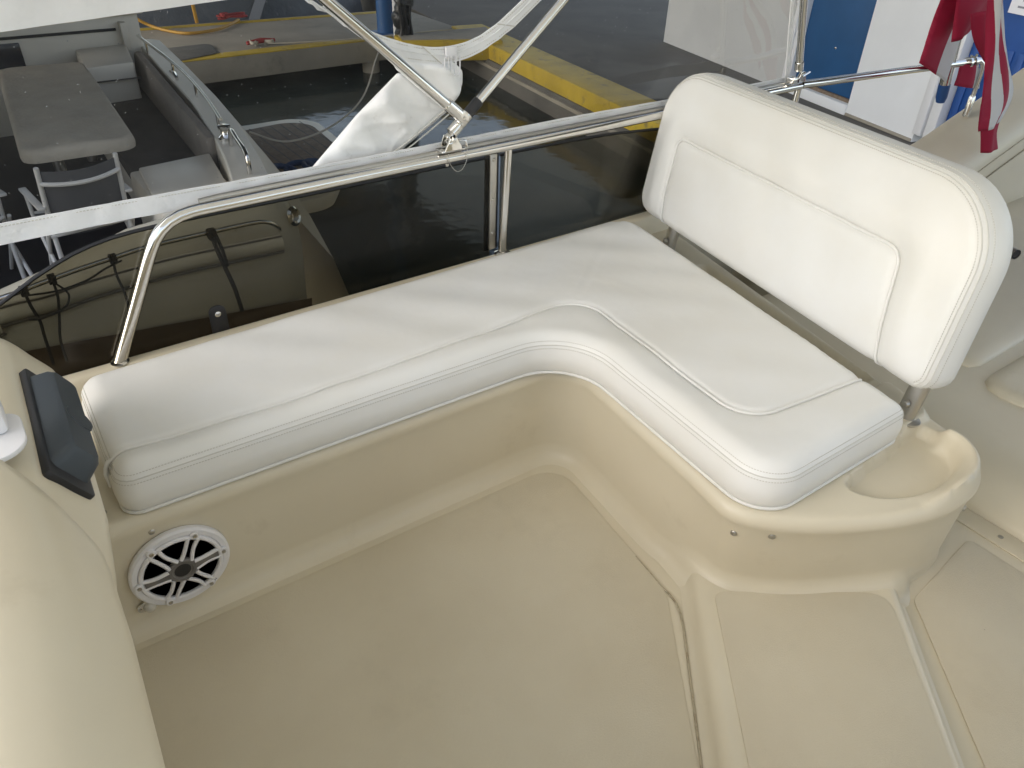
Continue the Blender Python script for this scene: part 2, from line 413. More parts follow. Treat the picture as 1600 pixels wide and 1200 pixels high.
M['yellowrope'] = mat('yellow_green_rope', (.42, .42, .05), .7, bump=(90, .6, .01))
M['bluesleeve'] = mat('blue_sleeve', (.02, .07, .22), .4)
M['awning'] = mat('awning_cloth', (.30, .31, .30), .8)
M['nb_floor'] = mat('cockpit_floor', (.035, .032, .034), .6, var=(6, .2))

# ================================================================== our boat: deck
ZMID, ZAFT = .05, .0
deck = thing('deck', None, None); deck['kind'] = 'structure'
obj('floor', box(-1.5, 5.2, -2.2, 1.7, -.06, 0), M['gel'], deck)
nsk = roundpoly([(-.45, -1.5, .05), (.10, -.72, .05), (.867, .44, .25), (1.150, .82, .12), (1.222, 1.37, .09), (-.45, 1.405, .05)], 6)
obj('nonskid_panel', prism(nsk, .0005, .0045, .0015), M['nonskid'], deck)
# raised step: the rotated companion hatch between the two floors
a = np.array([.588, -.809]); b_ = np.array([-.588, -.809])      # along the step, and away from the bench
a = np.array([.824, -.566]); b_ = np.array([-.588, -.809])
step = [(1.115, .815), (1.23, .84), (2.02, .60), (2.02, -1.6), (.0, -1.6), (.30, -.40)]
stepo = roundpoly([(1.235, .815, .02), (1.60, .75, .02), (1.72, .566, .02), (-.26, -1.6, .02), (-.78, -1.6, .02)], 8)
sring = resample(stepo, .03, True)
obj('step', weld(join(field(sring, .06, lambda P, d: ZMID-.012*np.clip(1-d/.018, 0, 1)**2),
                      walls(sring, [(0, ZMID-.012), (.004, ZMID-.022), (.010, .014), (.018, .005), (.030, .001)]))), M['gel'], deck)
pan = roundpoly([(1.214, .722, .03), (1.585, .466, .05), (1.268, .107, .02), (-.24, -1.54, .02), (-.66, -1.54, .02), (.92, .356, .02)], 6)
obj('nonskid_panel', prism(pan, ZMID-.001, ZMID+.0035, .0015), M['nonskid'], deck)
pan2 = roundpoly([(1.672, .428, .03), (2.01, .46, .02), (2.01, -1.5, .02), (.03, -1.5, .02)], 6)
obj('nonskid_panel', prism(pan2, .0005, .0045, .0015), M['nonskid'], deck)
# grime along the gutter
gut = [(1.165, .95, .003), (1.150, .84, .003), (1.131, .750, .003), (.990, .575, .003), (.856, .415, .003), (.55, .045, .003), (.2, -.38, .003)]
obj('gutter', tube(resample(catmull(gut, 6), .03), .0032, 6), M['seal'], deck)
# transverse joint strip and the aft platform
obj('joint_strip', box(2.055, 2.128, -1.6, .66, .0, .006, .003), M['gel'], deck)
for y in (.41, .02, -.36):
    obj('strip_screw', lathe([(.0075, 0), (.0075, .002), (.004, .0035), (0, .0035)], (2.092, y, .006), (0, 0, 1), 12), M['dullsteel'], deck)
ap = resample(roundpoly([(2.142, -1.6, .02), (4.9, -1.6, .1), (4.9, 1.72, .1), (2.38, 1.72, .1), (2.142, .85, .1)], 6), .06, True)
obj('aft_platform', weld(join(field(ap, .12, lambda P, d: .10-.075*np.clip(1-d/.16, 0, 1)**2), walls(ap, [(0, .025), (.006, .012), (.010, .002)]))), M['gel'], deck)
obj('hatch_lid', weld(join(*(lambda r: (field(r, .06, lambda P, d: .125-.015*np.clip(1-d/.04, 0, 1)**2), walls(r, [(0, .11), (.004, .10), (.004, .09)])))(
    resample(roundpoly([(2.80, -1.2, .08), (4.4, -1.2, .08), (4.4, .80, .08), (2.62, .80, .08)], 6), .05, True)))), M['gel'], deck)
obj('hatch_lid', weld(join(*(lambda r: (field(r, .06, lambda P, d: .122-.015*np.clip(1-d/.04, 0, 1)**2), walls(r, [(0, .107), (.004, .10), (.004, .09)])))(
    resample(roundpoly([(2.70, .86, .06), (4.3, .86, .06), (4.3, 1.5, .06), (2.75, 1.5, .06)], 6), .05, True)))), M['gel'], deck)

# ================================================================== bench base
bench = thing('moulded_bench', 'cream moulded fibreglass L-shaped bench base with drinks tray', 'bench base', (1.2, 1.4, 0))
front = [(-.5, 1.462), (-.2, 1.460)]
corner = roundpoly([(-.5, 1.462), (1.292, 1.432, .115), (1.205, .74)], 10)[1:-1]
nose = catmull([corner[-1], (1.238, .96), (1.216, .80), (1.210, .750), (1.234, .690), (1.308, .617), (1.402, .553), (1.530, .488), (1.662, .449), (1.785, .447), (1.861, .473), (1.912, .519), (1.936, .585), (1.962, .70), (2.02, .95)], 8)
bo = front+corner+nose[1:]+[(2.24, 1.93), (2.24, 2.0), (-.5, 2.0)]
bo = resample(bo, .018, True)
tray = catmull([(1.525, .640), (1.512, .590), (1.576, .533), (1.681, .498), (1.806, .506), (1.870, .552), (1.893, .640), (1.86, .668), (1.70, .655)], 8, True)
rim = catmull([(1.60, .478), (1.69, .462), (1.785, .468), (1.850, .498), (1.888, .548), (1.890, .585)], 8)
slot = roundpoly([(1.925, .86, .02), (1.985, .86, .02), (2.125, 1.66, .02), (2.055, 1.66, .02)], 6)
padA = roundpoly([(1.80, .655, .03), (1.95, .655, .05), (2.01, .84, .04), (1.83, .84, .03)], 6)
def base_z(P, d):
    z = .340-.015*np.clip(1-d/.018, 0, 1)**2.2
    st = sdf(P, tray); k = np.clip(st/.014+.2, 0, 1); k = k*k*(3-2*k)
    z = z-.034*k
    dr = dist(P, rim, False); tt = np.clip((P[:, 0]-1.60)/.12, 0, 1)
    z = z+.034*np.exp(-(dr/.021)**2)*tt*np.clip(d/.012, 0, 1)
    ss = np.clip(sdf(P, slot)/.026, 0, 1); z = z-.045*ss*ss*(3-2*ss)
    sp = np.clip(sdf(P, padA)/.02, 0, 1); z = z+.020*sp*sp*(3-2*sp)
    return z
def foot_tuck(A, z):
    wn = np.clip((.98-A[:, 1])/.25, 0, 1); wn = wn*wn*(3-2*wn)*np.clip((1.90-A[:, 0])/.40, 0, 1)
    k = np.clip((.31-z)/.26, 0, 1)
    pl = np.clip((1.70-A[:, 0])/.08, 0, 1)*np.clip((.90-A[:, 1])/.10, 0, 1)
    cv_ = pl*.030*(np.clip((.100-z)/.052, 0, 1))**2.2          # cove on to the raised step
    fl_ = np.clip((A[:, 0]-1.66)/.06, 0, 1)*np.clip((.75-A[:, 1])/.08, 0, 1)*.042*np.clip((.032-z)/.034, 0, 1)**1.5
    return wn*.048*k-cv_+fl_
top = field(bo, .016, base_z, ((1.46, 2.0, .42, .86, .0065), (1.80, 2.25, .86, 1.75, .011)))
wl = walls(bo, [(0, .325), (.0035, .316), (.004, .306), (.0015, .294), (-.002, .280), (-.003, .22), (-.003, .15), (-.003, .11), (-.003, .095), (-.003, .085), (-.003, .075), (-.003, .065), (-.003, .056), (-.002, .048), (.004, .030), (.012, .014), (.028, .004), (.042, -.002)], tuck=foot_tuck)
obj('moulding', weld(join(top, wl)), M['gel'], bench, sharp=60)
def screw(p, n, parent, r=.0075, name='screw', m='dullsteel'):
    s = obj(name, lathe([(r, -.002), (r, .0015), (r*.75, .0035), (r*.3, .004), (r*.28, .0025), (0, .0025)], p, n, 12), M[m], parent)
    return s
for p in ((.088, 1.4535, .289), (1.195, 1.4365, .252)): screw(p, (0, -1, 0), bench)
for p in ((.012, 1.515, .341), (.035, 1.86, .341)): screw(p, (0, 0, 1), bench)
def bscrew(px, py):
    A = np.array([q[:2] for q in bo]); D = offset(bo, 1.0)-A; best = (9,)
    for z in np.linspace(.06, .29, 60):
        W = A-D*(foot_tuck(A, z)+.003)[:, None]; p = at_z(px, py, z)
        k = int(np.argmin(np.hypot(W[:, 0]-p[0], W[:, 1]-p[1]))); e = np.hypot(*(W[k]-p[:2]))
        if W[k][1] < 1.0 and e < best[0]: best = (e, W[k], z, D[k])
    _, q, z, nn = best; nn = nn/np.linalg.norm(nn)
    screw((q[0]+nn[0]*.002, q[1]+nn[1]*.002, z), (nn[0], nn[1], -.1), bench, .0085)
for q in ((1142, 831), (1208, 839), (1518, 800)): bscrew(*q)

# outboard coaming that carries rail and windscreen
coam = thing('side_coaming', 'cream moulded side coaming behind the long bench cushion', 'coaming', (1, 2.0, 0))
prof = [(1.955, .30), (1.958, .408), (1.963, .416), (1.968, .420), (1.994, .420), (2.003, .417), (2.008, .408), (2.06, .10), (2.18, -.5), (2.15, -1.4), (1.9, -2.0)]
obj('moulding', loft([[(x, y, z) for y, z in prof] for x in (-1.6, 0, 1, 2, 2.9)]), M['gel'], coam)
obj('end_moulding', loft([[(x, y, z-(.0 if y > 2.0 else 0)) for y, z in prof] for x in (2.901, 3.4)]), M['gel'], coam)

# ================================================================== bench cushion
cush = thing('bench_cushion', 'L-shaped white vinyl bench cushion with piped seams', 'cushion', (1.2, 1.6, .34))
co = roundpoly([(.048, 1.462, .045), (1.280, 1.425, .17), (1.222, .658, .105), (1.770, .655, .028), (1.985, 1.962, .10), (.060, 1.915, .05)], 10)
co = resample(co, .016, True)
pip = [(.044, 1.556), (.10, 1.551)]+roundpoly([(.10, 1.551), (.50, 1.527), (1.05, 1.536), (1.418, 1.548, .10), (1.352, .845, .10), (1.765, .800)], 10)[1:]
pip = resample([p for p in pip], .02)
insx = pip+[(1.96, 1.9), (.06, 1.9)]
mitre = [(1.395, 1.535), (1.93, 1.945)]
zt = .462
rs_ = np.random.RandomState(3)
wv = [(rs_.uniform(8, 30), rs_.uniform(8, 30), rs_.uniform(0, 6), rs_.uniform(.0004, .0011)) for _ in range(9)]
def cush_z(P, d):
    R = .050
    z = zt-R+np.sqrt(np.maximum(0, R*R-np.maximum(0, R-d)**2))
    p = dist(P, pip, False); ins = inside(P, insx)
    z = z-np.where(ins, .0075*np.exp(-(p/.011)**2), .0085*np.exp(-(p/.008)**2))
    z = z+np.where(ins, .009*np.clip(p/.17, 0, 1)**.8, .0055*np.sin(np.clip(p/.085, 0, 1)*math.pi*.72))*np.clip(d/.05, 0, 1)
    m = dist(P, mitre, False); z = z-.0022*np.exp(-(m/.006)**2)
    for a_, b2, c, e in wv: z = z+e*np.sin(a_*P[:, 0]+b2*P[:, 1]+c)*np.clip(d/.08, 0, 1)
    return z
ctop = field(co, .0125, cush_z, along=pip)
csk = walls(co, [(0, zt-.050), (.0035, zt-.060), (.0045, .385), (.002, .362), (-.004, .348), (-.012, .342)])
obj('cushion', weld(join(ctop, csk)), M['vinyl'], cush, sharp=70)
def on_c(pts, dz=0.0):
    A = np.array([p[:2] for p in pts], float); d = dist(A, co); z = cush_z(A, np.where(inside(A, co), d, 0))
    return [(p[0], p[1], h+dz) for p, h in zip(A, z)]
pp = on_c(resample(pip, .011), .0045)
pp = [(.0455, pp[0][1], .372), (.0435, pp[0][1], .408), (.0470, pp[0][1], .424), (.054, pp[0][1], .438)]+[q for q in pp if q[0] > .064]
obj('piping', tube(pp, .0048, 8), M['vinyl'], cush)
obj('piping', tube([(p[0], p[1], .346) for p in offset(co, -.002)], .0042, 8, closed=True), M['vinyl'], cush)
def row(ring3, step, length, r, closed):
    """small raised stitches along a 3-D path"""
    Q = resample(ring3, step, closed); g = []
    for i in range(len(Q)-1):
        a_, b2 = Vector(Q[i]), Vector(Q[i+1]); dd = (b2-a_).normalized()*length/2; c = (a_+b2)/2
        s = dd.cross(Vector((0, 0, 1))); s = s.normalized()*r if s.length > 1e-6 else Vector((r, 0, 0)); u = s.cross(dd).normalized()*r
        V = [c-dd-s, c-dd+s, c+dd+s, c+dd-s, c-dd+u*1.2, c+dd+u*1.2, c-dd-u*1.2, c+dd-u*1.2]
        g.append(([tuple(v) for v in V], [(0, 4, 5, 3), (1, 2, 5, 4), (0, 3, 7, 6), (1, 6, 7, 2), (0, 6, 1, 4), (3, 5, 2, 7)]))
    return join(*g)
# seam with its two stitch rows round the front edge
n_back = [i for i, p in enumerate(co) if not (p[1] > 1.88 or (p[0] > 1.74 and p[1] > .70))]
k0 = next(i for i in range(len(co)) if i in n_back and (i-1) % len(co) not in n_back)
fr = [(k0+j) % len(co) for j in range(len(n_back))]
def ringpath(d):
    O = offset(co, -d); A = [tuple(O[i]) for i in fr]; return on_c(A)
sg = ringpath(.0060)
obj('seam', tube([(p[0], p[1], p[2]-.0006) for p in sg], .0016, 6), M['groove'], cush)
obj('stitching', join(row([(p[0], p[1], p[2]+.0002) for p in ringpath(.0120)], .0066, .0045, .0011, False),
                      row([(p[0], p[1], p[2]+.0002) for p in ringpath(.0022)], .0066, .0045, .0011, False)), M['thread'], cush)

# ================================================================== backrest
FT1, FT2 = np.array([2.048, 1.793, .345]), np.array([1.854, .700, .352])
bd = FT2-FT1; bd[2] = 0; bd /= np.linalg.norm(bd); nh = np.array([bd[1], -bd[0], 0]); nh = nh if nh[0] < 0 else -nh
LEAN = rad(10); bn = nh*math.cos(LEAN)+np.array([0, 0, math.sin(LEAN)]); bu = np.cross(bn, bd); bu = bu if bu[2] > 0 else -bu
BO = FT1+np.array([0, 0, .105])+nh*.022
BM = frame(BO, bd, bu, bn)
back = thing('backrest', 'wide white vinyl backrest cushion standing on two steel legs', 'backrest', tuple(FT1))
bout = roundpoly([(-.195, .005, .075), (1.150, .005, .05), (1.120, .535, .215), (-.215, .535, .17)], 14)
bout = resample(bout, .016, True)
bpip = resample(roundpoly([(-.035, -.01), (-.052, .318, .035), (.925, .318, .05), (.992, -.01)], 8), .015)
bins = bpip
def back_z(P, d):
    R = .035
    z = -R+np.sqrt(np.maximum(0, R*R-np.maximum(0, R-d)**2))
    p = dist(P, bpip, False); ins = inside(P, bins)
    z = z+.016*np.clip(d/.12, 0, 1)**.8
    z = z-np.where(ins, .008*np.exp(-(p/.014)**2)-.004*np.clip(p/.1, 0, 1), .008*np.exp(-(p/.010)**2)-.009*np.exp(-((p-.06)/.04)**2)*np.clip(d/.06, 0, 1))
    for a_, b2, c, e in wv: z = z+.8*e*np.sin(a_*P[:, 1]+b2*P[:, 0]+c)*np.clip(d/.08, 0, 1)
    return z
TH = .125
bf = field(bout, .0125, back_z, along=bpip)
bs = walls(bout, [(0, -.035), (.004, -.05), (.005, -.08), (.003, -TH+.02), (-.006, -TH+.004), (-.02, -TH)], cap=True)
obj('cushion', xf(weld(join(bf, bs)), BM), M['vinyl'], back, sharp=70)
def on_b(pts, dz=0.0):
    A = np.array([p[:2] for p in pts], float); d = dist(A, bout); z = back_z(A, np.where(inside(A, bout), d, 0)); return [tuple(BM @ Vector((p[0], p[1], h+dz))) for p, h in zip(A, z)]
obj('piping', tube(on_b(resample(bpip[1:-1], .011), .0045), .0048, 8), M['vinyl'], back)
bi = [i for i, p in enumerate(bout) if p[1] > .012]
k0 = next(i for i in range(len(bout)) if i in bi and (i-1) % len(bout) not in bi)
bi = [(k0+j) % len(bout) for j in range(len(bi))]
def bring(d): O = offset(bout, -d); return on_b([tuple(O[i]) for i in bi])
obj('seam', tube(bring(.0125), .0017, 6), M['groove'], back)
obj('seam', tube(bring(.0045), .0017, 6), M['groove'], back)
obj('stitching', join(row(bring(.0195), .0068, .0046, .0012, False), row(bring(-.0005), .0068, .0046, .0012, False)), M['thread'], back)
for ft in (FT1, FT2):
    foot = ft+np.array([-nh[0]*.01, -nh[1]*.01, 0])
    tp = foot+np.array([0, 0, .20])-nh*.032
    mt = (foot+tp)/2
    lg = obj('leg', loft([[tuple(q+bd*(cx*.027)+nh*(cy*.019)) for cx, cy in [(math.cos(t)*1.0, math.sin(t)) for t in np.linspace(0, 2*math.pi, 20, endpoint=False)]] for q in (foot, mt, tp)], True, True), M['dullsteel'], back)
    obj('foot_plate', xf(prism(roundpoly([(-.045, -.03, .028), (.045, -.03, .028), (.045, .03, .028), (-.045, .03, .028)], 6), -.002, .005, .002), frame(foot, bd, nh, (0, 0, 1))), M['dullsteel'], back)
    obj('knob', lathe([(.011, 0), (.012, .004), (.009, .012), (0, .014)], foot+np.array([0, 0, .052])+nh*.012, tuple(nh), 14), M['dullsteel'], lg)

# ================================================================== speaker
spk = thing('speaker', 'round white speaker with spoked grille set in the bench base', 'speaker', (.123, 1.458, .16))
SC = np.array([.123, 1.4535, .160]); SM = frame(SC, (1, 0, 0), (0, 0, 1), (0, -1, 0))     # local z looks out of the wall
def sp(geo): return xf(geo, SM)
def ringg(r0, r1, z0, z1, n=64, bev=.003):
    return lathe([(r0, z0), (r1, z0), (r1, z1-bev), (r1-bev, z1), (r0+bev, z1), (r0, z1-bev), (r0, z0)], (0, 0, 0), (0, 0, 1), n)
obj('mounting_ring', sp(ringg(.094, .115, 0, .016, 72, .005)), M['whiteplastic'], spk)
obj('cone', sp(lathe([(.095, .006), (.086, .010), (.078, .006), (.030, .002), (0, .0018)], (0, 0, 0), (0, 0, 1), 48)), M['cone'], spk)
gr = obj('grille', sp(ringg(.086, .0965, .012, .022, 72, .003)), M['whiteplastic'], spk)
def polar(r, a): return (r*math.cos(a), r*math.sin(a))
screws = [at_y(x, y, 1.447) for x, y in ((300.7, 827), (225, 857), (206, 911), (261, 933), (331.5, 901.7), (351, 850))]
ang = [math.atan2(p[2]-SC[2], p[0]-SC[0]) for p in screws]
base_a = np.angle(np.mean([np.exp(6j*q) for q in ang]))/6
for k in range(6):
    a0 = base_a+k*math.pi/3
    acc = k in (int(round((math.atan2(screws[5][2]-SC[2], screws[5][0]-SC[0])-base_a)/(math.pi/3))) % 6, int(round((math.atan2(screws[2][2]-SC[2], screws[2][0]-SC[0])-base_a)/(math.pi/3))) % 6)
    for s in (-1, 1):                         # each spoke is a pair of swept arms
        path = []
        for t in np.linspace(0, 1, 9):
            r = .030+t*.060; off = s*(.0125-.003*math.sin(t*math.pi))
            sw = .06*math.sin(t*math.pi)
            p = polar(r, a0+sw*.5); q = (p[0]-math.sin(a0)*off, p[1]+math.cos(a0)*off)
            path.append((q[0], q[1], .018+.006*(1-t)))
        obj('spoke', sp(tube(path, .0050, 8)), M['whiteplastic'], spk)
    if acc:
        ins_ = [(*(np.array(polar(.030+t*.056, a0+.03*math.sin(t*math.pi)))), .017+.005*(1-t)) for t in np.linspace(0, 1, 7)]
        V = loft([[(q[0]-math.sin(a0)*.0105, q[1]+math.cos(a0)*.0105, q[2]+.005), (q[0]+math.sin(a0)*.0105, q[1]-math.cos(a0)*.0105, q[2]+.005)] for q in ins_])
        obj('accent_arm', sp(thick(V, .002)), M['greyplastic'], spk)
    bx_, by_ = polar(.0985, a0)
    obj('boss', sp(lathe([(.0105, .008), (.0105, .021), (.009, .0225), (0, .0225)], (bx_, by_, 0), (0, 0, 1), 20)), M['whiteplastic'], spk)
    obj('screw', sp(lathe([(.0052, .0222), (.005, .0245), (.002, .0245), (.002, .0235), (0, .0235)], (bx_, by_, 0), (0, 0, 1), 12)), M['dullsteel'], spk)
obj('hub', sp(lathe([(.034, .016), (.034, .025), (.031, .0275), (.024, .0265), (.022, .024)], (0, 0, 0), (0, 0, 1), 40)), M['greyplastic'], spk)
obj('centre_cap', sp(lathe([(.0225, .020), (.0225, .0235), (.012, .025), (0, .0255)], (0, 0, 0), (0, 0, 1), 32)), M['black'], spk)
for k, wdt in enumerate((.0018, .0035, .003, .0035, .0015)):
    a0 = rad(-62)+k*.052; p = polar(.1035, a0)
    obj('letter_mark', sp(xf(box(-wdt/2, wdt/2, -.0022, .0022, .0158, .0166), Matrix.Translation((p[0], p[1], 0)) @ Matrix.Rotation(a0+math.pi/2, 4, 'Z'))), M['black'], spk)

cl = thing('courtesy_light', 'small clear courtesy lamp mounted below the round speaker', 'lamp', (.04, 1.455, .05))
LP = at_y(233, 945, 1.4515)
LM = frame(LP, (1, 0, 0), (0, 0, 1), (0, -1, 0))
fl = roundpoly([(-.026, -.008, .007), (-.006, -.018, .012), (.010, -.016, .01), (.030, .004, .008), (.022, .014, .008), (-.002, .020, .014), (-.026, .008, .008)], 5)
obj('flange', xf(prism(fl, 0, .004, .001), LM), M['lens'], cl)
obj('dome', xf(lathe([(.015, .003), (.0145, .010), (.011, .016), (.006, .019), (0, .020)], (0, 0, 0), (0, 0, 1), 24), LM), M['lens'], cl)
for q in ((-.020, 0), (.022, .006)): screw(tuple(LM @ Vector((*q, .004))), (0, -1, 0), cl, .003)

# ================================================================== helm console on the left
con = thing('helm_console', 'cream moulded helm console at the left edge', 'console', (-.3, 1.4, 0))
cp = [(-.75, .815), (-.40, .805), (-.20, .795), (-.11, .783), (-.065, .766), (-.038, .738), (-.015, .700), (.006, .668), (.014, .652), (.016, .635), (.010, .61), (-.03, .55), (-.12, .45), (-.16, .30), (-.16, .0)]
cp = catmull(cp, 4)
secs = []
for y, dx, dz in ((.7, -.08, -.03), (.9, -.045, -.012), (1.02, -.022, -.004), (1.15, -.004, 0), (1.3, .004, 0), (1.5, .012, 0), (1.60, .013, -.004), (1.66, .008, -.014), (1.71, -.006, -.032), (1.75, -.03, -.060), (1.78, -.06, -.10), (1.80, -.11, -.16), (1.81, -.2, -.28)):
    secs.append([(x+dx, y, z+dz) for x, z in cp])
obj('moulding', loft(secs, caps=False), M['gel'], con, sharp=70)
hp = catmull([(-.75, .832), (-.30, .832), (-.16, .828), (-.095, .812), (-.050, .775), (-.020, .72), (-.010, .69), (-.012, .66), (-.04, .60), (-.12, .5), (-.16, .30), (-.16, .0)], 5)
secs = []
for y, dx, dz in ((-.8, -.07, 0), (.0, -.06, 0), (.4, -.044, 0), (.6, -.030, 0), (.8, -.014, 0), (1.0, .0, 0), (1.14, .004, -.001), (1.18, .003, -.006), (1.195, .0, -.016), (1.20, -.004, -.034), (1.202, -.012, -.06)):
    secs.append([(x+dx-.006, y-.20*max(0, min(1, (x+.10)/.11))*(1 if z > .64 else max(0, (z-.5)/.14)), z+dz) for x, z in hp])
obj('vinyl_cover', loft(secs), M['gel'], con, sharp=70)
# flush instrument with its protective cover
ins = thing('instrument', 'dark grey instrument cover on black bezel on the cream console', 'instrument', (0, 1.4, .6))
ia = np.array([-.034, 1.50, .752]); iy = np.array([-.045, -1, 0.]); iy /= np.linalg.norm(iy); idn = np.array([.50, 0, -.866]); inn = np.cross(iy, idn); inn = inn if inn[0] > 0 else -inn; inn /= np.linalg.norm(inn)
IM = frame(ia+inn*.004, iy, idn, inn)
obj('bezel', xf(prism(roundpoly([(0, 0, .010), (.345, 0, .010), (.345, .095, .010), (0, .095, .010)], 4), -.012, .008, .003), IM), M['black'], ins)
def frust(x0, x1, y0, y1, z0, z1, ins_, r=.02):
    A = roundpoly([(x0, y0, r), (x1, y0, r), (x1, y1, r), (x0, y1, r)], 6); B_ = roundpoly([(x0+ins_, y0+ins_*.5, r), (x1-ins_, y0+ins_*.5, r), (x1-ins_, y1-ins_*.5, r), (x0+ins_, y1-ins_*.5, r)], 6)
    C_ = roundpoly([(x0+ins_+.008, y0+ins_*.5+.008, r*.7), (x1-ins_-.008, y0+ins_*.5+.008, r*.7), (x1-ins_-.008, y1-ins_*.5-.008, r*.7), (x0+ins_+.008, y1-ins_*.5-.008, r*.7)], 6)
    return loft([[(*p, z0) for p in A], [(*p, z1-.008) for p in B_], [(*p, z1) for p in C_]], True, True)
cov = obj('cover', xf(frust(.022, .318, .006, .088, .006, .046, .014, .016), IM), M['slate'], ins)
obj('boss', xf(lathe([(.030, .044), (.028, .0475), (0, .048)], (.18, .055, 0), (0, 0, 1), 28), IM), M['slate'], cov)
lev = thing('throttle_control', 'white plastic control with rounded base plate on the console top', 'control lever', (-.15, 1.3, .8))
lc = at_z(-14, 690, .80)
obj('base_plate', xf(prism(roundpoly([(-.10, -.062, .05), (.048, -.062, .047), (.048, .062, .03), (-.10, .062, .03)], 8), .0, .010, .003), frame((lc[0], lc[1], .796), (1, 0, 0), (0, 1, 0), (0, 0, 1))), M['whiteplastic'], lev)
obj('housing', box(lc[0]-.10, lc[0]+.030, lc[1]-.004, lc[1]+.075, .806, .862, .010), M['whiteplastic'], lev)

# ================================================================== stainless rail
RY = 1.99
rail = thing('grab_rail', 'polished stainless side rail running above the long bench', 'rail', (.19, RY, .44))
pts = [(.175, RY-.002, .415), (.262, RY, .585), (.322, RY, .705), (.352, RY, .749), (.390, RY, .777), (.440, RY, .789), (.52, RY, .791), (1.22, RY, .795), (2.1, RY, .797), (2.855, 2.0, .797), (2.95, 1.998, .798)]
obj('tube', tube(resample(catmull(pts, 8), .03), .0165, 20), M['steel'], rail)
obj('tube', tube([(.47, 2.004, .805), (.52, 2.004, .808), (1.22, 2.004, .811), (2.1, 2.004, .813), (2.86, 2.014, .812)], .0085, 12), M['dullsteel'], rail)
obj('post', tube([(1.432, RY, .418), (1.447, RY, .79)], .0135, 18), M['steel'], rail)
obj('foot_flange', lathe([(.024, 0), (.024, .003), (.0175, .006)], (.179, RY-.004, .420), (0, 0, 1), 24), M['steel'], rail)
obj('foot_flange', lathe([(.030, 0), (.030, .004), (.018, .010), (.015, .012)], (1.4325, RY-.004, .420), (0, 0, 1), 24), M['steel'], rail)
obj('set_screw', lathe([(.006, 0), (.006, .008), (0, .009)], (1.215, RY, .779), (0, 0, -1), 10), M['steel'], rail)
ra = thing('aft_rail', 'polished steel rail end clamped to the flagpole on the right', 'rail', (4.149, 1.864, .55))
obj('tube', tube(resample(catmull([(2.955, 1.998, .802), (3.1, 1.985, .80), (3.557, 1.937, .80), (3.95, 1.888, .80), (4.149, 1.864, .80)], 6), .04), .0165, 18), M['steel'], ra)
bend = [(4.12, 1.868, .80), (4.165, 1.862, .795), (4.185, 1.855, .77), (4.19, 1.852, .70), (4.19, 1.852, .565)]
obj('bent_leg', tube(resample(catmull(bend, 6), .012), .0105, 14), M['steel'], ra)
obj('leg_socket', lathe([(.016, 0), (.016, .09), (.012, .1)], (4.19, 1.852, .535), (0, 0, 1), 18), M['steel'], ra)
obj('foot', tube([(2.925, 2.0, .44), (2.945, 1.999, .795)], .0135, 14), M['steel'], ra)
for dx in (-.035, .012):
    obj('clamp', tube([(4.085+dx, 1.8695, .80), (4.100+dx, 1.867, .80)], .025, 16), M['steel'], ra)
for sx in (-.03, .02):
    for sz in (-1, 1): obj('clamp_bolt', lathe([(.006, 0), (.006, .012), (0, .013)], (4.09+sx, 1.866, .80+sz*.022), (0, 0, sz), 8), M['steel'], ra)

# ================================================================== windscreen
ws = thing('windscreen', 'smoked acrylic windscreen panels below the steel rail', 'windscreen', (1, 2.045, .44))
def pane(x0, xs, dy=0):
    V, F = [], []
    for x, z, y in xs: V += [(x, 2.014+y*.3, .400), (x, 2.016+y*.65, .40+(z-.40)*.5), (x, 2.016+y, z)]
    return thick(loft([V[i:i+3] for i in range(0, len(V), 3)]), .006)
pa = resample(catmull([(-1.2, .50, .10), (-.45, .545, .05), (-.15, .585, .03), (-.028, .64, .012), (.073, .695, .006), (.20, .742, 0), (.374, .757, 0), (.8, .757, 0), (1.30, .757, 0), (1.392, .757, 0)], 6), .05)
obj('pane', pane(0, pa), M['smoke'], ws)
pb = resample([(1.435, .757, 0), (1.64, .757, 0), (1.90, .751, 0), (2.113, .735, 0), (2.5, .70, .005), (2.88, .66, .02)], .06)
obj('pane', pane(0, pb), M['smoke'], ws)
for src_ in (pa, pb): obj('edge_trim', tube([(x, 2.019+y, z+.002) for x, z, y in src_], .0055, 8), M['black'], ws)
obj('joint_strip', box(1.386, 1.412, 2.001, 2.0115, .44, .772, .002), M['dullsteel'], ws)
obj('joint_backing', box(1.372, 1.426, 2.0125, 2.0155, .434, .77, 0), M['black'], ws)
for z in (.50, .62, .755): screw((1.399, 2.001, z), (0, -1, 0), ws, .0065)
kc = at_y(341, 493, 2.004)
ck = obj('clip', xf(prism(roundpoly([(-.024, -.075), (.024, -.075), (.024, .030, .020), (-.024, .030, .020)], 6), 0, .006, .0015), frame((kc[0], 2.0105, kc[2]), (1, 0, 0), (0, 0, 1), (0, -1, 0))), M['black'], ws)
screw((kc[0], 2.0045, kc[2]+.004), (0, -1, 0), ck, .009, m='steel')

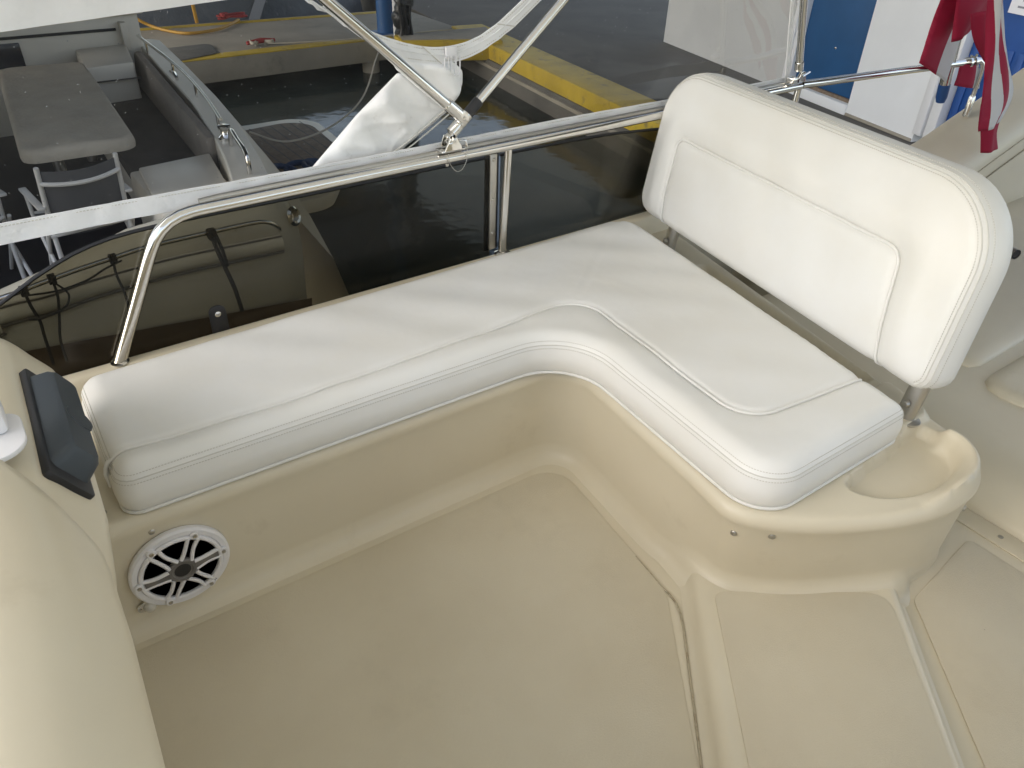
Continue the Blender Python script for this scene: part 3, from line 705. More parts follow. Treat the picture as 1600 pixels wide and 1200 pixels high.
# ================================================================== enclosure curtain
cur = thing('enclosure_curtain', 'clear vinyl enclosure curtain with white hem above the steel rail', 'curtain', (1, 2.03, .78))
CY = 2.036
def strip(path_b, path_t, m, name, parent, t=.0025, cols=6, wob=.0):
    S = []
    for i, (b2, t2) in enumerate(zip(path_b, path_t)):
        b2 = np.array(b2, float); t2 = np.array(t2, float)
        S.append([tuple(b2+(t2-b2)*c/cols+np.array([0, wob*math.sin(i*.9+2*math.sin(i*.31))*(1-abs(2*c/cols-1)*.6), 0])) for c in range(cols+1)])
    return obj(name, thick(loft(S), t), m, parent)
hx = np.linspace(-.9, 2.88, 200)
strip([(x, CY-.004, .784+.002*math.sin(x*6)) for x in hx], [(x, CY-.004, .833+.0025*math.sin(x*4+1)) for x in hx], M['canvas'], 'hem', cur, .003, 6, .0028)
obj('stitching', row([(x, CY-.0072, .826+.0025*math.sin(x*4+1)) for x in hx], .008, .005, .0009, False), M['thread'], cur)
obj('clear_panel', loft([[(x, CY+.172+.004*math.sin(x*5+z*3), z) for z in (.735, .78, .85, .9, 1.0, 1.1, 1.2, 1.3, 1.5, 1.7, 1.95)] for x in np.linspace(-.9, 3.10, 44)]), M['clear'], cur)
# white band at the top left and the vertical zip band by the aft pole
cb = [(-.9, 1.205), (0, 1.228), (.152, 1.237), (.408, 1.253), (.55, 1.262), (.72, 1.274), (.9, 1.30), (1.2, 1.36)]
cbx = resample(catmull(cb, 6), .03)
strip([(x, CY-.012, z) for x, z in cbx], [(x, CY-.012, 1.95) for x, z in cbx], M['canvas'], 'canvas_band', cur, .003, 8, .004)
zb = [(2.915, .79), (2.885, .90), (2.855, 1.02), (2.83, 1.13), (2.70, 1.6), (2.60, 1.95)]
for k, (off, ww) in enumerate(((-.030, .012), (-.012, .010))):
    strip([(x+off, CY-.008, z) for x, z in resample(zb, .04)], [(x+off+ww, CY-.008, z) for x, z in resample(zb, .04)], M['canvas'], 'zip_band', cur, .004, 3, .001)
# U-shaped zip flap
st_t = [at_y(x, y, 2.022) for x, y in ((380, -70), (430, -28), (490, 3), (552, 36), (610, 60), (660, 72), (700, 72), (740, 60), (775, 37), (815, 0), (850, -40), (880, -80))]
st_b = [at_y(x, y, 2.022) for x, y in ((420, -65), (466, -18), (530, 34), (575, 66), (620, 90), (660, 98), (700, 98), (740, 86), (790, 52), (840, 5), (880, -40), (915, -80))]
T_, B2_ = resample(catmull(st_t, 8), .012), resample(catmull(st_b, 8), .012)
nn_ = min(len(T_), len(B2_))
ii = lambda L_: [L_[int(round(k*(len(L_)-1)/(nn_-1)))] for k in range(nn_)]
T_, B2_ = ii(T_), ii(B2_)
fp = strip(B2_, T_, M['canvas'], 'zip_flap', cur, .004, 5, .0025)
mid = [tuple(.55*np.array(a_)+.45*np.array(b2)+np.array([0, -.005, 0])) for a_, b2 in zip(T_, B2_)]
obj('zip_teeth', tube(mid, .0028, 6), M['canvas'], fp)
for off in (.15, .85):
    obj('stitching', row([tuple(np.array(a_)*off+np.array(b2)*(1-off)+np.array([0, -.0045, 0])) for a_, b2 in zip(T_, B2_)], .008, .005, .0009, False), M['thread'], fp)
for px in (560, 655, 775):
    a_ = min(range(nn_), key=lambda k: abs(np.dot(np.array(T_[k])-EYE, rgt)/np.dot(np.array(T_[k])-EYE, fwd)*FPX+800-px))
    obj('flap_fold', tube([tuple(np.array(T_[a_])+(0, -.006, 0)), tuple(np.array(B2_[a_])+(0, -.006, 0))], .0016, 6), M['groove'], fp)
# zip sliders with hanging pulls
zc = at_y(705, 84, 2.012)
obj('slider', box(zc[0]-.020, zc[0]+.016, 2.006, 2.016, zc[2]-.012, zc[2]+.020, .003), M['whiteplastic'], cur)
for dx, l, tl in ((-.022, .030, 0), (.0, .048, .004), (.018, .050, -.002)):
    c0 = (zc[0]+dx, 2.003, zc[2]-.004)
    lp = [(c0[0]-.006, 2.003, c0[2]), (c0[0]-.007+tl, 2.002, c0[2]-l), (c0[0]+tl, 2.002, c0[2]-l-.006), (c0[0]+.007+tl, 2.002, c0[2]-l), (c0[0]+.006, 2.003, c0[2])]
    obj('zip_pull', tube(lp, .0021, 8, closed=True), M['whiteplastic'], cur)

# rolled-up curtain hanging outside the rail
roll = thing('rolled_curtain', 'rolled white vinyl curtain hanging slantwise outside the rail', 'rolled curtain', (1.1, 2.09, .8))
def flat(pts, Y, thick_, hf, name, round_=.005, step=.009):
    """soft flat fabric piece in the curtain plane: outline in X-Z, thickness towards the cockpit"""
    o2 = resample(roundpoly([(p[0], p[1], round_) for p in pts], 5), .01, True)
    def zf(P, d): return hf(P)*np.clip(d/.02, 0, 1)**.5+thick_*np.sqrt(np.clip(d/.018, 0, 1))
    f1 = field(o2, step, zf); w1 = walls(o2, [(0, 0), (-.004, -.012), (-.012, -.02)], cap=True)
    g = weld(join(f1, w1))
    return obj(name, ([(p[0], Y-p[2], p[1]) for p in g[0]], g[1]), M['roll'], roll, sharp=80)
rw = np.random.RandomState(21); kk = [(rw.uniform(10, 60), rw.uniform(10, 60), rw.uniform(0, 6), rw.uniform(.0008, .003)) for _ in range(12)]
def wr(P):
    z = np.zeros(len(P))
    for a_, b2, ph, e in kk: z = z+e*np.sin(a_*P[:, 0]+b2*P[:, 1]+ph)
    # two slanting pull creases
    for x0, z0, x1, z1, h in ((.98, .90, 1.12, .905, .006), (.94, .855, 1.06, .83, .006), (1.10, .96, 1.20, .93, .005), (1.06, .80, 1.12, .87, .005)):
        z = z+h*np.exp(-(dist(P, [(x0, z0), (x1, z1)], False)/.008)**2)
    return z
pq = [at_y(x, y, 2.085)[[0, 2]] for x, y in ((626, 114), (706, 172), (640, 226), (594, 276), (560, 290), (475, 288), (487, 268), (560, 182))]
flat(pq, 2.095, .016, wr, 'panel')
pc = [at_y(x, y, 2.065)[[0, 2]] for x, y in ((590, 84), (660, 92), (705, 94), (722, 108), (724, 130), (712, 152), (700, 176), (668, 150), (628, 116))]
flat(pc, 2.068, .026, lambda P: 2.2*wr(P[:, ::-1]*1.7), 'pouch', .02)
for k, off in enumerate(((0, 0), (-9, -4))):
    ed = [at_y(x+off[0], y+off[1], 2.068) for x, y in ((704, 176), (672, 204), (640, 230), (612, 252), (598, 274))]
    obj('seam', tube(resample(catmull(ed, 6), .02), .0022, 6), M['groove'], roll)

# ================================================================== bimini frame and top
bf_ = thing('bimini_canopy', 'white canvas canopy on stainless poles hinged to the side rail', 'canopy', (1.227, RY, .83))
A0, A1 = np.array([1.262, RY-.03, .913]), np.array([.862, RY-.03, 1.257]); B0, B1 = np.array([1.262, RY, .893]), np.array([1.635, RY, 1.208])
def ext(a_, b2, z): return a_+(b2-a_)*((z-a_[2])/(b2[2]-a_[2]))
obj('pole', tube([A0+(A1-A0)*.10, ext(A0, A1, 1.97)], .0145, 18), M['steel'], bf_)
obj('pole', tube([B0+(B1-B0)*.10, ext(B0, B1, 1.97)], .0140, 18), M['steel'], bf_)
C0, C1 = np.array([2.911, RY+.005, .865]), np.array([2.837, RY+.005, 1.131])
obj('pole', tube([C0+(C1-C0)*.02, ext(C0, C1, 1.97)], .0145, 18), M['steel'], bf_)
def seg(a_, b2, t0, t1): return a_+(b2-a_)*t0, a_+(b2-a_)*t1
obj('pole_sleeve', tube(seg(B0, B1, .075, .185), .0168, 18), M['black'], bf_)
p0_, p1_ = seg(B0, B1, -.085, .075)
obj('hinge_socket', tube([p0_, p0_+(p1_-p0_)*.05, p0_+(p1_-p0_)*.46, p0_+(p1_-p0_)*.49, p0_+(p1_-p0_)*.52, p1_], [.012, .0185, .0185, .0165, .0185, .0185], 20), M['steel'], bf_)
obj('jaw_socket', tube(seg(A0, A1, .055, .155), [.0185, .0185], 20), M['steel'], bf_)
jd = (A1-A0)/np.linalg.norm(A1-A0); jc = A0+jd*.012
JM = frame(jc, jd, np.cross((0, 1, 0), jd), (0, -1, 0))
obj('jaw', xf(prism(roundpoly([(-.022, -.014, .013), (.030, -.0165, .002), (.030, .0165, .002), (-.022, .014, .013)], 6), -.010, .006, .002), JM), M['steel'], bf_)
screw(tuple(JM @ Vector((-.006, 0, .006))), (0, -1, 0), bf_, .0065, m='steel')
# deck hinge straddling the rail
HX = 1.222
dh = obj('deck_hinge', xf(prism([(-.012, .0), (.012, 0), (.030, -.034), (.034, -.040), (-.034, -.040), (-.030, -.034)], -.004, .004, .001), frame((HX+.006, RY-.018, .860), (1, 0, 0), (0, 0, 1), (0, -1, 0))), M['steel'], bf_)
obj('cheek', xf(prism([(-.012, .0), (.012, 0), (.024, -.034), (-.024, -.034)], -.002, .002, .001), frame((HX+.004, RY+.016, .862), (1, 0, 0), (0, 0, 1), (0, -1, 0))), M['steel'], dh)
obj('saddle', box(HX-.036, HX+.048, RY-.022, RY+.022, .8185, .8255, .003), M['steel'], dh)
obj('pivot', lathe([(.008, 0), (.008, .046), (.005, .048), (0, .048)], (HX+.006, RY+.022, .853), (0, -1, 0), 14), M['steel'], dh)
obj('eye_end', lathe([(.0125, 0), (.0125, .022), (.010, .024), (.010, -.001)], (HX+.006, RY+.011, .856), (0, -1, 0), 18), M['steel'], bf_)
obj('pull_ring', tube([(HX-.012+.012*math.cos(t), RY-.026+.004*math.sin(2*t), .862+.015*math.sin(t)) for t in np.linspace(0, 2*math.pi, 18, endpoint=False)], .0018, 6, closed=True), M['steel'], bf_)
obj('toggle_pin', tube([(HX+.02, RY-.006, .848), (HX+.052, RY-.014, .845), (HX+.056, RY-.016, .825)], .0032, 8), M['steel'], bf_)
lan = catmull([(HX+.055, RY-.018, .822), (HX+.052, RY-.022, .79), (HX+.035, RY-.024, .762), (HX+.012, RY-.024, .758), (HX-.010, RY-.023, .785), (HX-.014, RY-.021, .815)], 8)
obj('lanyard', tube(lan, .0011, 6), M['dullsteel'], bf_)
# aft pole foot
obj('pole_foot', tube([C0, C0+(C1-C0)*.12], .0175, 18), M['steel'], bf_)
obj('aft_hinge', xf(prism([(-.012, 0), (.012, 0), (.030, -.040), (-.030, -.040)], -.006, .006, .001), frame((2.915, RY-.012, .862), (1, 0, 0), (0, 0, 1), (0, -1, 0))), M['steel'], bf_)
obj('hinge_bolt', tube([(2.895, RY-.03, .85), (2.94, RY-.028, .862)], .004, 8), M['steel'], bf_)
obj('clamp_block', box(2.86, 2.90, RY-.018, RY+.02, .818, .842, .004), M['steel'], bf_)
S = []
for x in np.linspace(-1.0, 2.9, 24):
    S.append([(x, y, 1.965+.20*(1-(y/2.05)**2 if y > 0 else 1)-.04*((x-1.0)/2.0)**2) for y in np.linspace(-1.75, 2.05, 24)])
obj('canopy_cloth', thick(loft(S), .003), M['bimini'], bf_)

# ================================================================== far side of the flybridge, flag
wing = thing('aft_coaming', 'cream sloping coaming wing rising aft below the flag', 'coaming', (4, 1.9, .2))
E0, E1, E2 = np.array([2.6, 1.90, .30]), np.array([3.80, 1.905, .41]), np.array([5.6, 1.90, .94])
top_o = [(2.9, 1.93, .405), (3.4, 1.915, .405), (3.80, 1.90, .415), (4.23, 1.885, .545), (4.78, 1.88, .71), (5.8, 1.88, 1.02)]
S = []
for x, y, z in resample(catmull(top_o, 6), .1):
    S.append([(x, y+.05, -1.0), (x, y+.03, z-.06), (x, y+.02, z-.008), (x, y+.008, z), (x, y-.10, z-.012), (x, y-.20, z-.045), (x, y-.235, z-.085), (x, y-.25, z-.14), (x, y-.27, .06)])
obj('moulding', loft(S), M['gel'], wing, sharp=50)
for dz, y2 in ((-.150, .2500), (-.225, .2585)):
    gp = [(x, y-y2-.001, z+dz) for x, y, z in resample(catmull(top_o, 6), .1) if x > 3.75]
    obj('groove', tube(gp, .0035, 6), M['seal'], wing)
pipe = thing('steel_pipe', 'short open steel tube poking out beside the backrest', 'pipe', (3.3, 1.1, .2))
p_a, p_b = at_z(1566, 386, .30), at_z(1588, 398, .30)
p_b = p_b+np.array([.0, 0, 0]); p_a2 = p_a+(p_a-p_b)*3
obj('tube', tube([p_a2, p_b], .021, 20, caps=False), M['dullsteel'], pipe)
obj('bore', tube([p_a2, p_b+(p_a-p_b)*.02], .0175, 20), M['black'], pipe)
yr = thing('yellow_line', 'yellow green rope coil at the right edge', 'rope', tuple(at_z(1598, 208, .36)))
yc = at_z(1602, 208, .36)
obj('coil', tube([(yc[0]+.06*math.cos(t*1.3), yc[1]+.05*math.sin(t), yc[2]+.012*t/3) for t in np.linspace(0, 18, 80)], .011, 8), M['yellowrope'], yr)

fpole = thing('flagpole', 'stainless flagpole with blue sleeve clamped to the rail end', 'flagpole', (3.95, 1.9, .6))
q0, q1 = at_y(1512, -10, 1.90), at_y(1476, 132, 1.90); qd = (q0-q1)/np.linalg.norm(q0-q1)
obj('pole', tube([q1, q0+qd*.5], .025, 20), M['steel'], fpole)
obj('sleeve', tube([q1-qd*.085, q1-qd*.06, q1+qd*.002], [.020, .0262, .0268], 20), M['bluesleeve'], fpole)
flag = thing('flag', 'red and white striped flag hanging limp on the flagpole', 'flag', (4.0, 1.86, .9))
def flagmat():
    m = bpy.data.materials.new('striped_flag'); m.use_nodes = True; t = m.node_tree; N = t.nodes; L = t.links; b = N['Principled BSDF']
    b.inputs['Roughness'].default_value = .7
    at = N.new('ShaderNodeAttribute'); at.attribute_name = 'stripe'
    ma = N.new('ShaderNodeMath'); ma.operation = 'MODULO'; ma.inputs[1].default_value = 2.0; L.new(at.outputs['Fac'], ma.inputs[0])
    gt = N.new('ShaderNodeMath'); gt.operation = 'GREATER_THAN'; gt.inputs[1].default_value = 1.0; L.new(ma.outputs[0], gt.inputs[0])
    mx = N.new('ShaderNodeMix'); mx.data_type = 'RGBA'; mx.inputs['A'].default_value = (.42, .015, .06, 1); mx.inputs['B'].default_value = (.78, .77, .78, 1); L.new(gt.outputs[0], mx.inputs['Factor'])
    L.new(mx.outputs['Result'], b.inputs['Base Color'])
    tr = N.new('ShaderNodeBsdfTranslucent'); L.new(mx.outputs['Result'], tr.inputs[0]); ms = N.new('ShaderNodeMixShader'); ms.inputs[0].default_value = .25
    L.new(b.outputs[0], ms.inputs[1]); L.new(tr.outputs[0], ms.inputs[2]); L.new(ms.outputs[0], N['Material Output'].inputs[0])
    return m
M['flag'] = flagmat()
def fold(left, right, s0, s1, dy, cols=10, bulge=.02):
    """one hanging fold between two edges given as picture-plane points on the hanging plane"""
    Lp = resample(catmull([at_y(*p, 1.87+dy) for p in left], 8), .02); Rp = resample(catmull([at_y(*p, 1.87+dy) for p in right], 8), .02)
    n = max(len(Lp), len(Rp)); pick = lambda Q, k: np.array(Q[int(round(k*(len(Q)-1)/(n-1)))])
    S, A = [], []
    for k in range(n):
        a_, b2 = pick(Lp, k), pick(Rp, k); r_ = []
        for c in range(cols+1):
            f = c/cols; p = a_+(b2-a_)*f+np.array([0, -bulge*math.sin(f*math.pi)+.006*math.sin(f*9+k*.2), 0]); r_.append(tuple(p)); A.append(s0+(s1-s0)*f)
        S.append(r_)
    v, f = loft(S)
    me = bpy.data.meshes.new('fold'); me.from_pydata(v, [], f); me.update()
    for p in me.polygons: p.use_smooth = True
    at = me.attributes.new('stripe', 'FLOAT', 'POINT'); at.data.foreach_set('value', [float(x) for x in A])
    me.materials.append(M['flag']); o = bpy.data.objects.new('fold', me); link(o, flag); o.matrix_parent_inverse = Matrix.Translation(-Vector(flag.location))
    sm = o.modifiers.new('thickness', 'SOLIDIFY'); sm.thickness = .0015
    return o
fold([(1478, -20), (1458, 35), (1434, 98)], [(1536, -20), (1505, 50), (1478, 132)], 0.02, 1.98, .02)
fold([(1500, -30), (1494, 20), (1487, 66)], [(1566, -30), (1550, 5), (1512, 48)], .05, .95, -.055)
fold([(1516, 22), (1522, 60), (1537, 96)], [(1546, 8), (1540, 60), (1542, 100)], 0.05, .95, -.16)
fold([(1543, 0), (1540, 70), (1532, 160), (1530, 206)], [(1566, -20), (1568, 60), (1584, 140), (1560, 190)], 2.02, 5.9, -.30, 16)
fold([(1532, 180), (1534, 215), (1533, 239)], [(1570, 168), (1556, 206), (1557, 231)], .02, .97, -.285)
fold([(1500, 100), (1497, 118), (1492, 134)], [(1530, 100), (1530, 125), (1528, 138)], .05, 1.6, .0)

hsx = thing('swivel_stool', 'white swivel stool just cutting into the bottom right edge', 'stool', (.555, -.225, 0))
obj('cushion', lathe([(0, .60), (.20, .606), (.37, .600), (.402, .590), (.416, .570), (.416, .50), (.39, .485), (0, .48)], (.555, -.225, 0), (0, 0, 1), 72), M['vinyl'], hsx)
obj('stitching', row([(.555+0.397*math.cos(t), -.225+0.397*math.sin(t), .5945) for t in np.linspace(0, 2*math.pi, 160)], .0065, .0043, .0009, True), M['thread'], hsx)
obj('pedestal', lathe([(.17, .05), (.16, .08), (.07, .12), (.07, .44), (.2, .478)], (.555, -.225, 0), (0, 0, 1), 32), M['dullsteel'], hsx)
obj('shade_back', xf(box(-.62, .62, -.07, .07, .50, 1.12, .05, 4), Matrix.Translation((.80, -.72, 0)) @ Matrix.Rotation(rad(-32), 4, 'Z')), M['vinyl'], hsx)  # out-of-view backrest, added to shade the bench nose and step
obj('back_bracket', box(.55, .62, -.60, -.30, .47, .52, .01), M['dullsteel'], hsx)
aw = thing('added_awning', 'unseen opaque awning added to darken the aft deck', 'awning', (3.9, 0, 1.9))  # out of view, put in to keep skylight off the aft deck
obj('cloth', thick(loft([[(x, y, 1.95+.20*(1-(y/2.3)**2)-.06*(x-2.95)) for y in np.linspace(-2.2, 2.05, 16)] for x in np.linspace(2.93, 5.4, 8)]), .004), M['awning'], aw)
obj('awning_pole', tube([(5.3, 2.0, .9), (5.3, 2.0, 1.86)], .016, 10), M['steel'], aw)
obj('awning_pole', tube([(5.3, -2.1, .6), (5.3, -2.1, 1.86)], .016, 10), M['steel'], aw)
sc2 = thing('unseen_coaming', 'cream coaming added along the unseen starboard side to block light', 'coaming', (1, -2, 0))  # unseen side of the cockpit, built tall to cut off low light
obj('moulding', box(-1.6, 4.9, -2.25, -1.85, -1.0, .82, .05), M['gel'], sc2)

for o in bpy.data.objects:
    if o.name.startswith('stitching'): o['kind'] = 'stuff'

# ================================================================== harbour
tag(obj('water', ([(-400, -400, -2.1), (400, -400, -2.1), (400, 400, -2.1), (-400, 400, -2.1)], [(0, 1, 2, 3)]), M['water']), kind='structure')
quay = thing('quay', None, None); quay['kind'] = 'structure'
qe = [at_z(760, 70, -1.5), at_z(900, 130, -1.5), at_z(1020, 195, -1.5)]
d_ = (qe[2]-qe[0]); d_ /= np.linalg.norm(d_); qn = np.array([-d_[1], d_[0], 0]); qn = qn if qn[0] > 0 else -qn
K0, K1 = qe[0]-d_*1.6, qe[2]+d_*30
def strip_on(a_, b2, o0, o1, z0, z1, b=.01):
    P4 = [a_+qn*o0, b2+qn*o0, b2+qn*o1, a_+qn*o1]
    return hexa([(*p[:2], z0) for p in P4]+[(*p[:2], z1) for p in P4], b)
obj('slab', strip_on(K0-d_*60, K1, .02, 80, -2.6, -1.504, .0), M['concrete'], quay)
obj('yellow_kerb', strip_on(K0, K1, .0, .68, -1.75, -1.46, .02), M['yellow'], quay)
obj('quay_face', strip_on(K0, K1, -.03, .3, -2.6, -1.72, .02), M['concrete'], quay)
obj('face_beam', strip_on(K0, K1, -.06, .1, -1.86, -1.80, .01), M['pierconc'], quay)
pier = thing('pier', None, None); pier['kind'] = 'structure'
obj('slab', hexa([(1.5, 13.62, -1.88), (8.9, 13.85, -1.88), (8.9, 16.3, -1.88), (1.5, 16.75, -1.88), (1.5, 13.62, -1.50), (8.9, 13.85, -1.50), (8.9, 16.3, -1.50), (1.5, 16.75, -1.50)], .02), M['pierconc'], pier)
obj('edge_stripe', hexa([(1.5, 13.615, -1.515), (7.3, 13.80, -1.515), (7.3, 14.10, -1.515), (1.5, 13.92, -1.515), (1.5, 13.615, -1.495), (7.3, 13.80, -1.495), (7.3, 14.10, -1.495), (1.5, 13.92, -1.495)], .008), M['yellow'], pier)
obj('back_stripe', hexa([(1.5, 16.45, -1.499), (8.8, 16.02, -1.499), (8.8, 16.22, -1.499), (1.5, 16.65, -1.499), (1.5, 16.45, -1.494), (8.8, 16.02, -1.494), (8.8, 16.22, -1.494), (1.5, 16.65, -1.494)]), M['yellow'], pier)
obj('kerb_beam', hexa([(7.05, 13.0, -1.75), (8.75, 12.3, -1.75), (9.2, 13.5, -1.75), (7.2, 13.6, -1.75), (7.05, 13.0, -1.40), (8.75, 12.3, -1.40), (9.2, 13.5, -1.40), (7.2, 13.6, -1.40)], .03), M['yellow'], pier)
obj('kerb_top', hexa([(7.1, 13.08, -1.40), (8.75, 12.42, -1.40), (9.1, 13.4, -1.40), (7.25, 13.52, -1.40), (7.1, 13.08, -1.392), (8.75, 12.42, -1.392), (9.1, 13.4, -1.392), (7.25, 13.52, -1.392)]), M['pierconc'], pier)
for x in (3.0, 6.9): obj('pile', tube([(x, 14.0, -2.6), (x, 14.0, -1.89)], .16, 16), M['pierconc'], pier)
mt = tag(obj('rubber_mat', prism(roundpoly([(3.3, 13.66, .12), (4.08, 13.95, .15), (4.2, 14.70, .15), (3.3, 14.62, .1)], 5), -1.492, -1.475, .005), M['mat']), 'dark grey rubber mat lying on the pier edge', 'mat')
hz = [at_z(*p, z) for p, z in (((196, 12), -1.2), ((212, 28), -1.30), ((235, 40), -1.42), ((262, 48), -1.46), ((295, 52), -1.46), ((335, 47), -1.46), ((360, 38), -1.46), ((373, 31), -1.46))]
tag(obj('orange_hose', tube(resample(catmull(hz, 8), .05), .028, 10), M['hose']), 'orange yellow hose lying curved across the pier', 'hose')
rd = at_z(360, 28, -1.46)
rr_ = thing('red_rope', 'small heap of red rope at the end of the orange hose', 'rope', tuple(rd))
obj('coil', tube([(rd[0]+.22*math.cos(t*1.1)+.1*math.sin(t*2.3), rd[1]+.12*math.sin(t*1.7), -1.455+.004*t) for t in np.linspace(0, 16, 90)], .02, 6), M['redrope'], rr_)
cb_ = at_z(408, 67, -1.46)
cr = thing('mooring_cleat', 'mooring cleat wrapped with red and white line on the pier', 'cleat', tuple(cb_))
obj('line', tube([(cb_[0]+.20*math.sin(t), cb_[1]+.10*math.sin(2*t+.4), -1.45+.006*math.cos(t*3)+.003*t) for t in np.linspace(0, 12, 80)], .017, 6), M['greyrope'], cr)
obj('cleat', tube([(cb_[0]-.26, cb_[1]-.02, -1.44), (cb_[0], cb_[1], -1.42), (cb_[0]+.26, cb_[1]+.03, -1.44)], [.03, .045, .03], 10), M['redrope'], cr)
for s in (-.09, .09): obj('cleat_leg', tube([(cb_[0]+s, cb_[1], -1.50), (cb_[0]+s, cb_[1], -1.43)], .03, 10), M['dullsteel'], cr)
tl = [at_z(*p, -1.465) for p in ((418, 68), (470, 66), (560, 60), (700, 46))]
tag(obj('mooring_line', tube(resample(catmull(tl, 6), .1), .013, 6), M['greyrope']), 'thin line stretched along the pier from the cleat', 'rope')
# pilings by the corner of the pier
bp_ = at_z(604, 52, -1.5)
bl = thing('blue_post', 'blue painted steel post standing on the pier', 'post', tuple(bp_))
obj('post', tube([(bp_[0], bp_[1], -1.52), (bp_[0], bp_[1], 4.59)], .17, 24), M['bluesteel'], bl)
obj('base_plate', box(bp_[0]-.24, bp_[0]+.24, bp_[1]-.24, bp_[1]+.24, -1.50, -1.47, .008), M['bluesteel'], bl)
wp = at_z(620, 60, -1.5)
wt = thing('white_pole', 'slim white pole beside the blue post', 'pole', tuple(wp))
obj('pole', tube([(wp[0], wp[1], -1.52), (wp[0], wp[1], 1.6)], .055, 14), M['frame'], wt)
obj('strip', tube([(wp[0]+.09, wp[1]-.04, -1.52), (wp[0]+.09, wp[1]-.04, 1.6)], .03, 10), M['frame'], wt)
cbp = at_z(632, 62, -1.5)
cbd = thing('cable_bundle', 'black wrapped cable bundle on the post right of the white pole', 'cable bundle', tuple(cbp))
obj('wrap', tube([(cbp[0]+.03*math.sin(z*7), cbp[1]+.03*math.cos(z*5), z) for z in np.linspace(-1.5, 1.6, 60)], [.16+.025*math.sin(k*1.1)+.015*math.sin(k*2.7) for k in range(60)], 18), M['cable'], cbd)
for k in range(3):
    obj('cable', tube([(cbp[0]-.14+.1*k+.02*math.sin(z*9+k), cbp[1]-.15, z) for z in np.linspace(-1.45, 1.6, 50)], .03, 8), M['black'], cbd)
# tarp-covered boat behind the pier
tb = thing('covered_boat', 'boat under a dark grey tarpaulin behind the pier', 'boat', (5, 19, -2))
S = []
for x, h, wd in ((1.0, -.7, 1.0), (2.2, -.35, 1.4), (4.0, -.15, 1.6), (6.2, -.2, 1.6), (8.0, -.5, 1.3), (9.0, -1.0, .8)):
    S.append([(x, 19.2+wd*c, -2.1+(h+2.1)*(1-abs(c)**2.2)+.06*math.sin(x*3+c*5)) for c in np.linspace(-1.25, 1.25, 16)])
obj('tarpaulin', loft(S), M['tarp'], tb)
for x0, x1 in ((2.0, 4.6), (5.6, 8.0)):
    P5 = []
    for t in np.linspace(0, 1, 16):
        x = x0+(x1-x0)*t; c = -1.1+.9*t
        h = np.interp(x, [1.0, 2.2, 4.0, 6.2, 8.0, 9.0], [-.7, -.35, -.15, -.2, -.5, -1.0]); wd = np.interp(x, [1.0, 2.2, 4.0, 6.2, 8.0, 9.0], [1.0, 1.4, 1.6, 1.6, 1.3, .8])
        P5.append((x, 19.2+wd*c, -2.1+(h+2.1)*(1-abs(c)**2.2)+.09))
    obj('band', thick(loft([[(p[0]-.12, p[1], p[2]), (p[0]+.12, p[1]-.02, p[2])] for p in P5]), .02), M['tarpband'], tb)
sp_ = at_z(308, 36, -1.5)
tag(obj('orange_stake', tube([(sp_[0], sp_[1], -1.5), (sp_[0]-.05, sp_[1], -.6)], .035, 8), M['hose']), 'thin orange stake standing at the back of the pier', 'stake')

# ================================================================== unseen open shed, added to shade berths and pier
shed = thing('added_shed', 'unseen steel shed added to shade the neighbouring berths and pier', 'shed', (7.5, 14.5, -1.5))
obj('roof', box(-5, 12.5, 3.4, 30, 4.6, 4.75), M['tarp'], shed)
for x in (-4.5, 0, 8): obj('beam', box(x-.1, x+.1, 3.4, 30, 4.35, 4.595), M['bluesteel'], shed)
for x, y in ((-4.5, 14.5), (-4.5, 26), (0, 26), (8, 26)): obj('column', tube([(x, y, -2.6), (x, y, 4.35)], .15, 16), M['bluesteel'], shed)
# ================================================================== building on the quay
WN = np.array([.972, -.234, 0]); WU = np.array([.234, .972, 0]); WP = at_z(1160, 115, -1.5); WP[2] = 0
WM = frame(WP, WU, (0, 0, 1), -WN)                       # local x along the wall, y up, z out of the wall towards us
bld = thing('building', 'white quayside building with blue doors', 'building', tuple(WP+np.array([0, 0, -1.5])))
def wb(x0, x1, y0, y1, z0, z1, b=.006): return xf(box(x0, x1, y0, y1, z0, z1, b), WM)
def wbox(name, x0, x1, y0, y1, z0, z1, m, parent=bld, b=.006): return obj(name, wb(x0, x1, y0, y1, z0, z1, b), m, parent)
wbox('wall', -1.03, 2.54, -1.50, 3.0, -3.0, 0.0, M['wall'], b=.0)
wbox('wall', -3.72, -2.47, -1.50, 3.0, -3.0, 0.0, M['wall'], b=.0)
wbox('wall', -9.0, -5.6, -1.50, 3.0, -3.0, 0.0, M['wall'], b=.0)
wbox('wall', -2.469, -1.031, 1.2, 3.0, -3.0, 0.0, M['wall'], b=.0)
wbox('wall', -5.599, -3.721, 1.3, 3.0, -3.0, 0.0, M['wall'], b=.0)
wbox('sill', -2.469, -1.031, -1.50, -1.355, -3.0, .03, M['wall'])
dr = wbox('door', -2.45, -1.18, -1.345, 1.195, -.16, -.09, M['bluedoor'])
wbox('kick_rail', -2.45, -1.22, -1.352, -1.30, -.088, -.05, M['teak'], dr, .004)
obj('rivet', xf(lathe([(.02, 0), (.014, .01), (0, .012)], (0, 0, 0), (0, 0, 1), 10), WM @ Matrix.Translation((-1.86, -.72, -.088))), M['steel'], dr)
wbox('door_frame', -1.178, -1.10, -1.349, 1.19, -.14, .03, M['frame'])
wbox('door_frame', -1.098, -1.034, -1.349, 1.19, -.10, .06, M['frame'])
d2 = wbox('door', -5.59, -4.02, -1.45, 1.295, -.20, -.12, M['bluewall'])
for k in range(10): wbox('rib', -5.5+k*.15, -5.42+k*.15, -1.44, -.2, -.119, -.10, M['bluewall'], d2, .004)
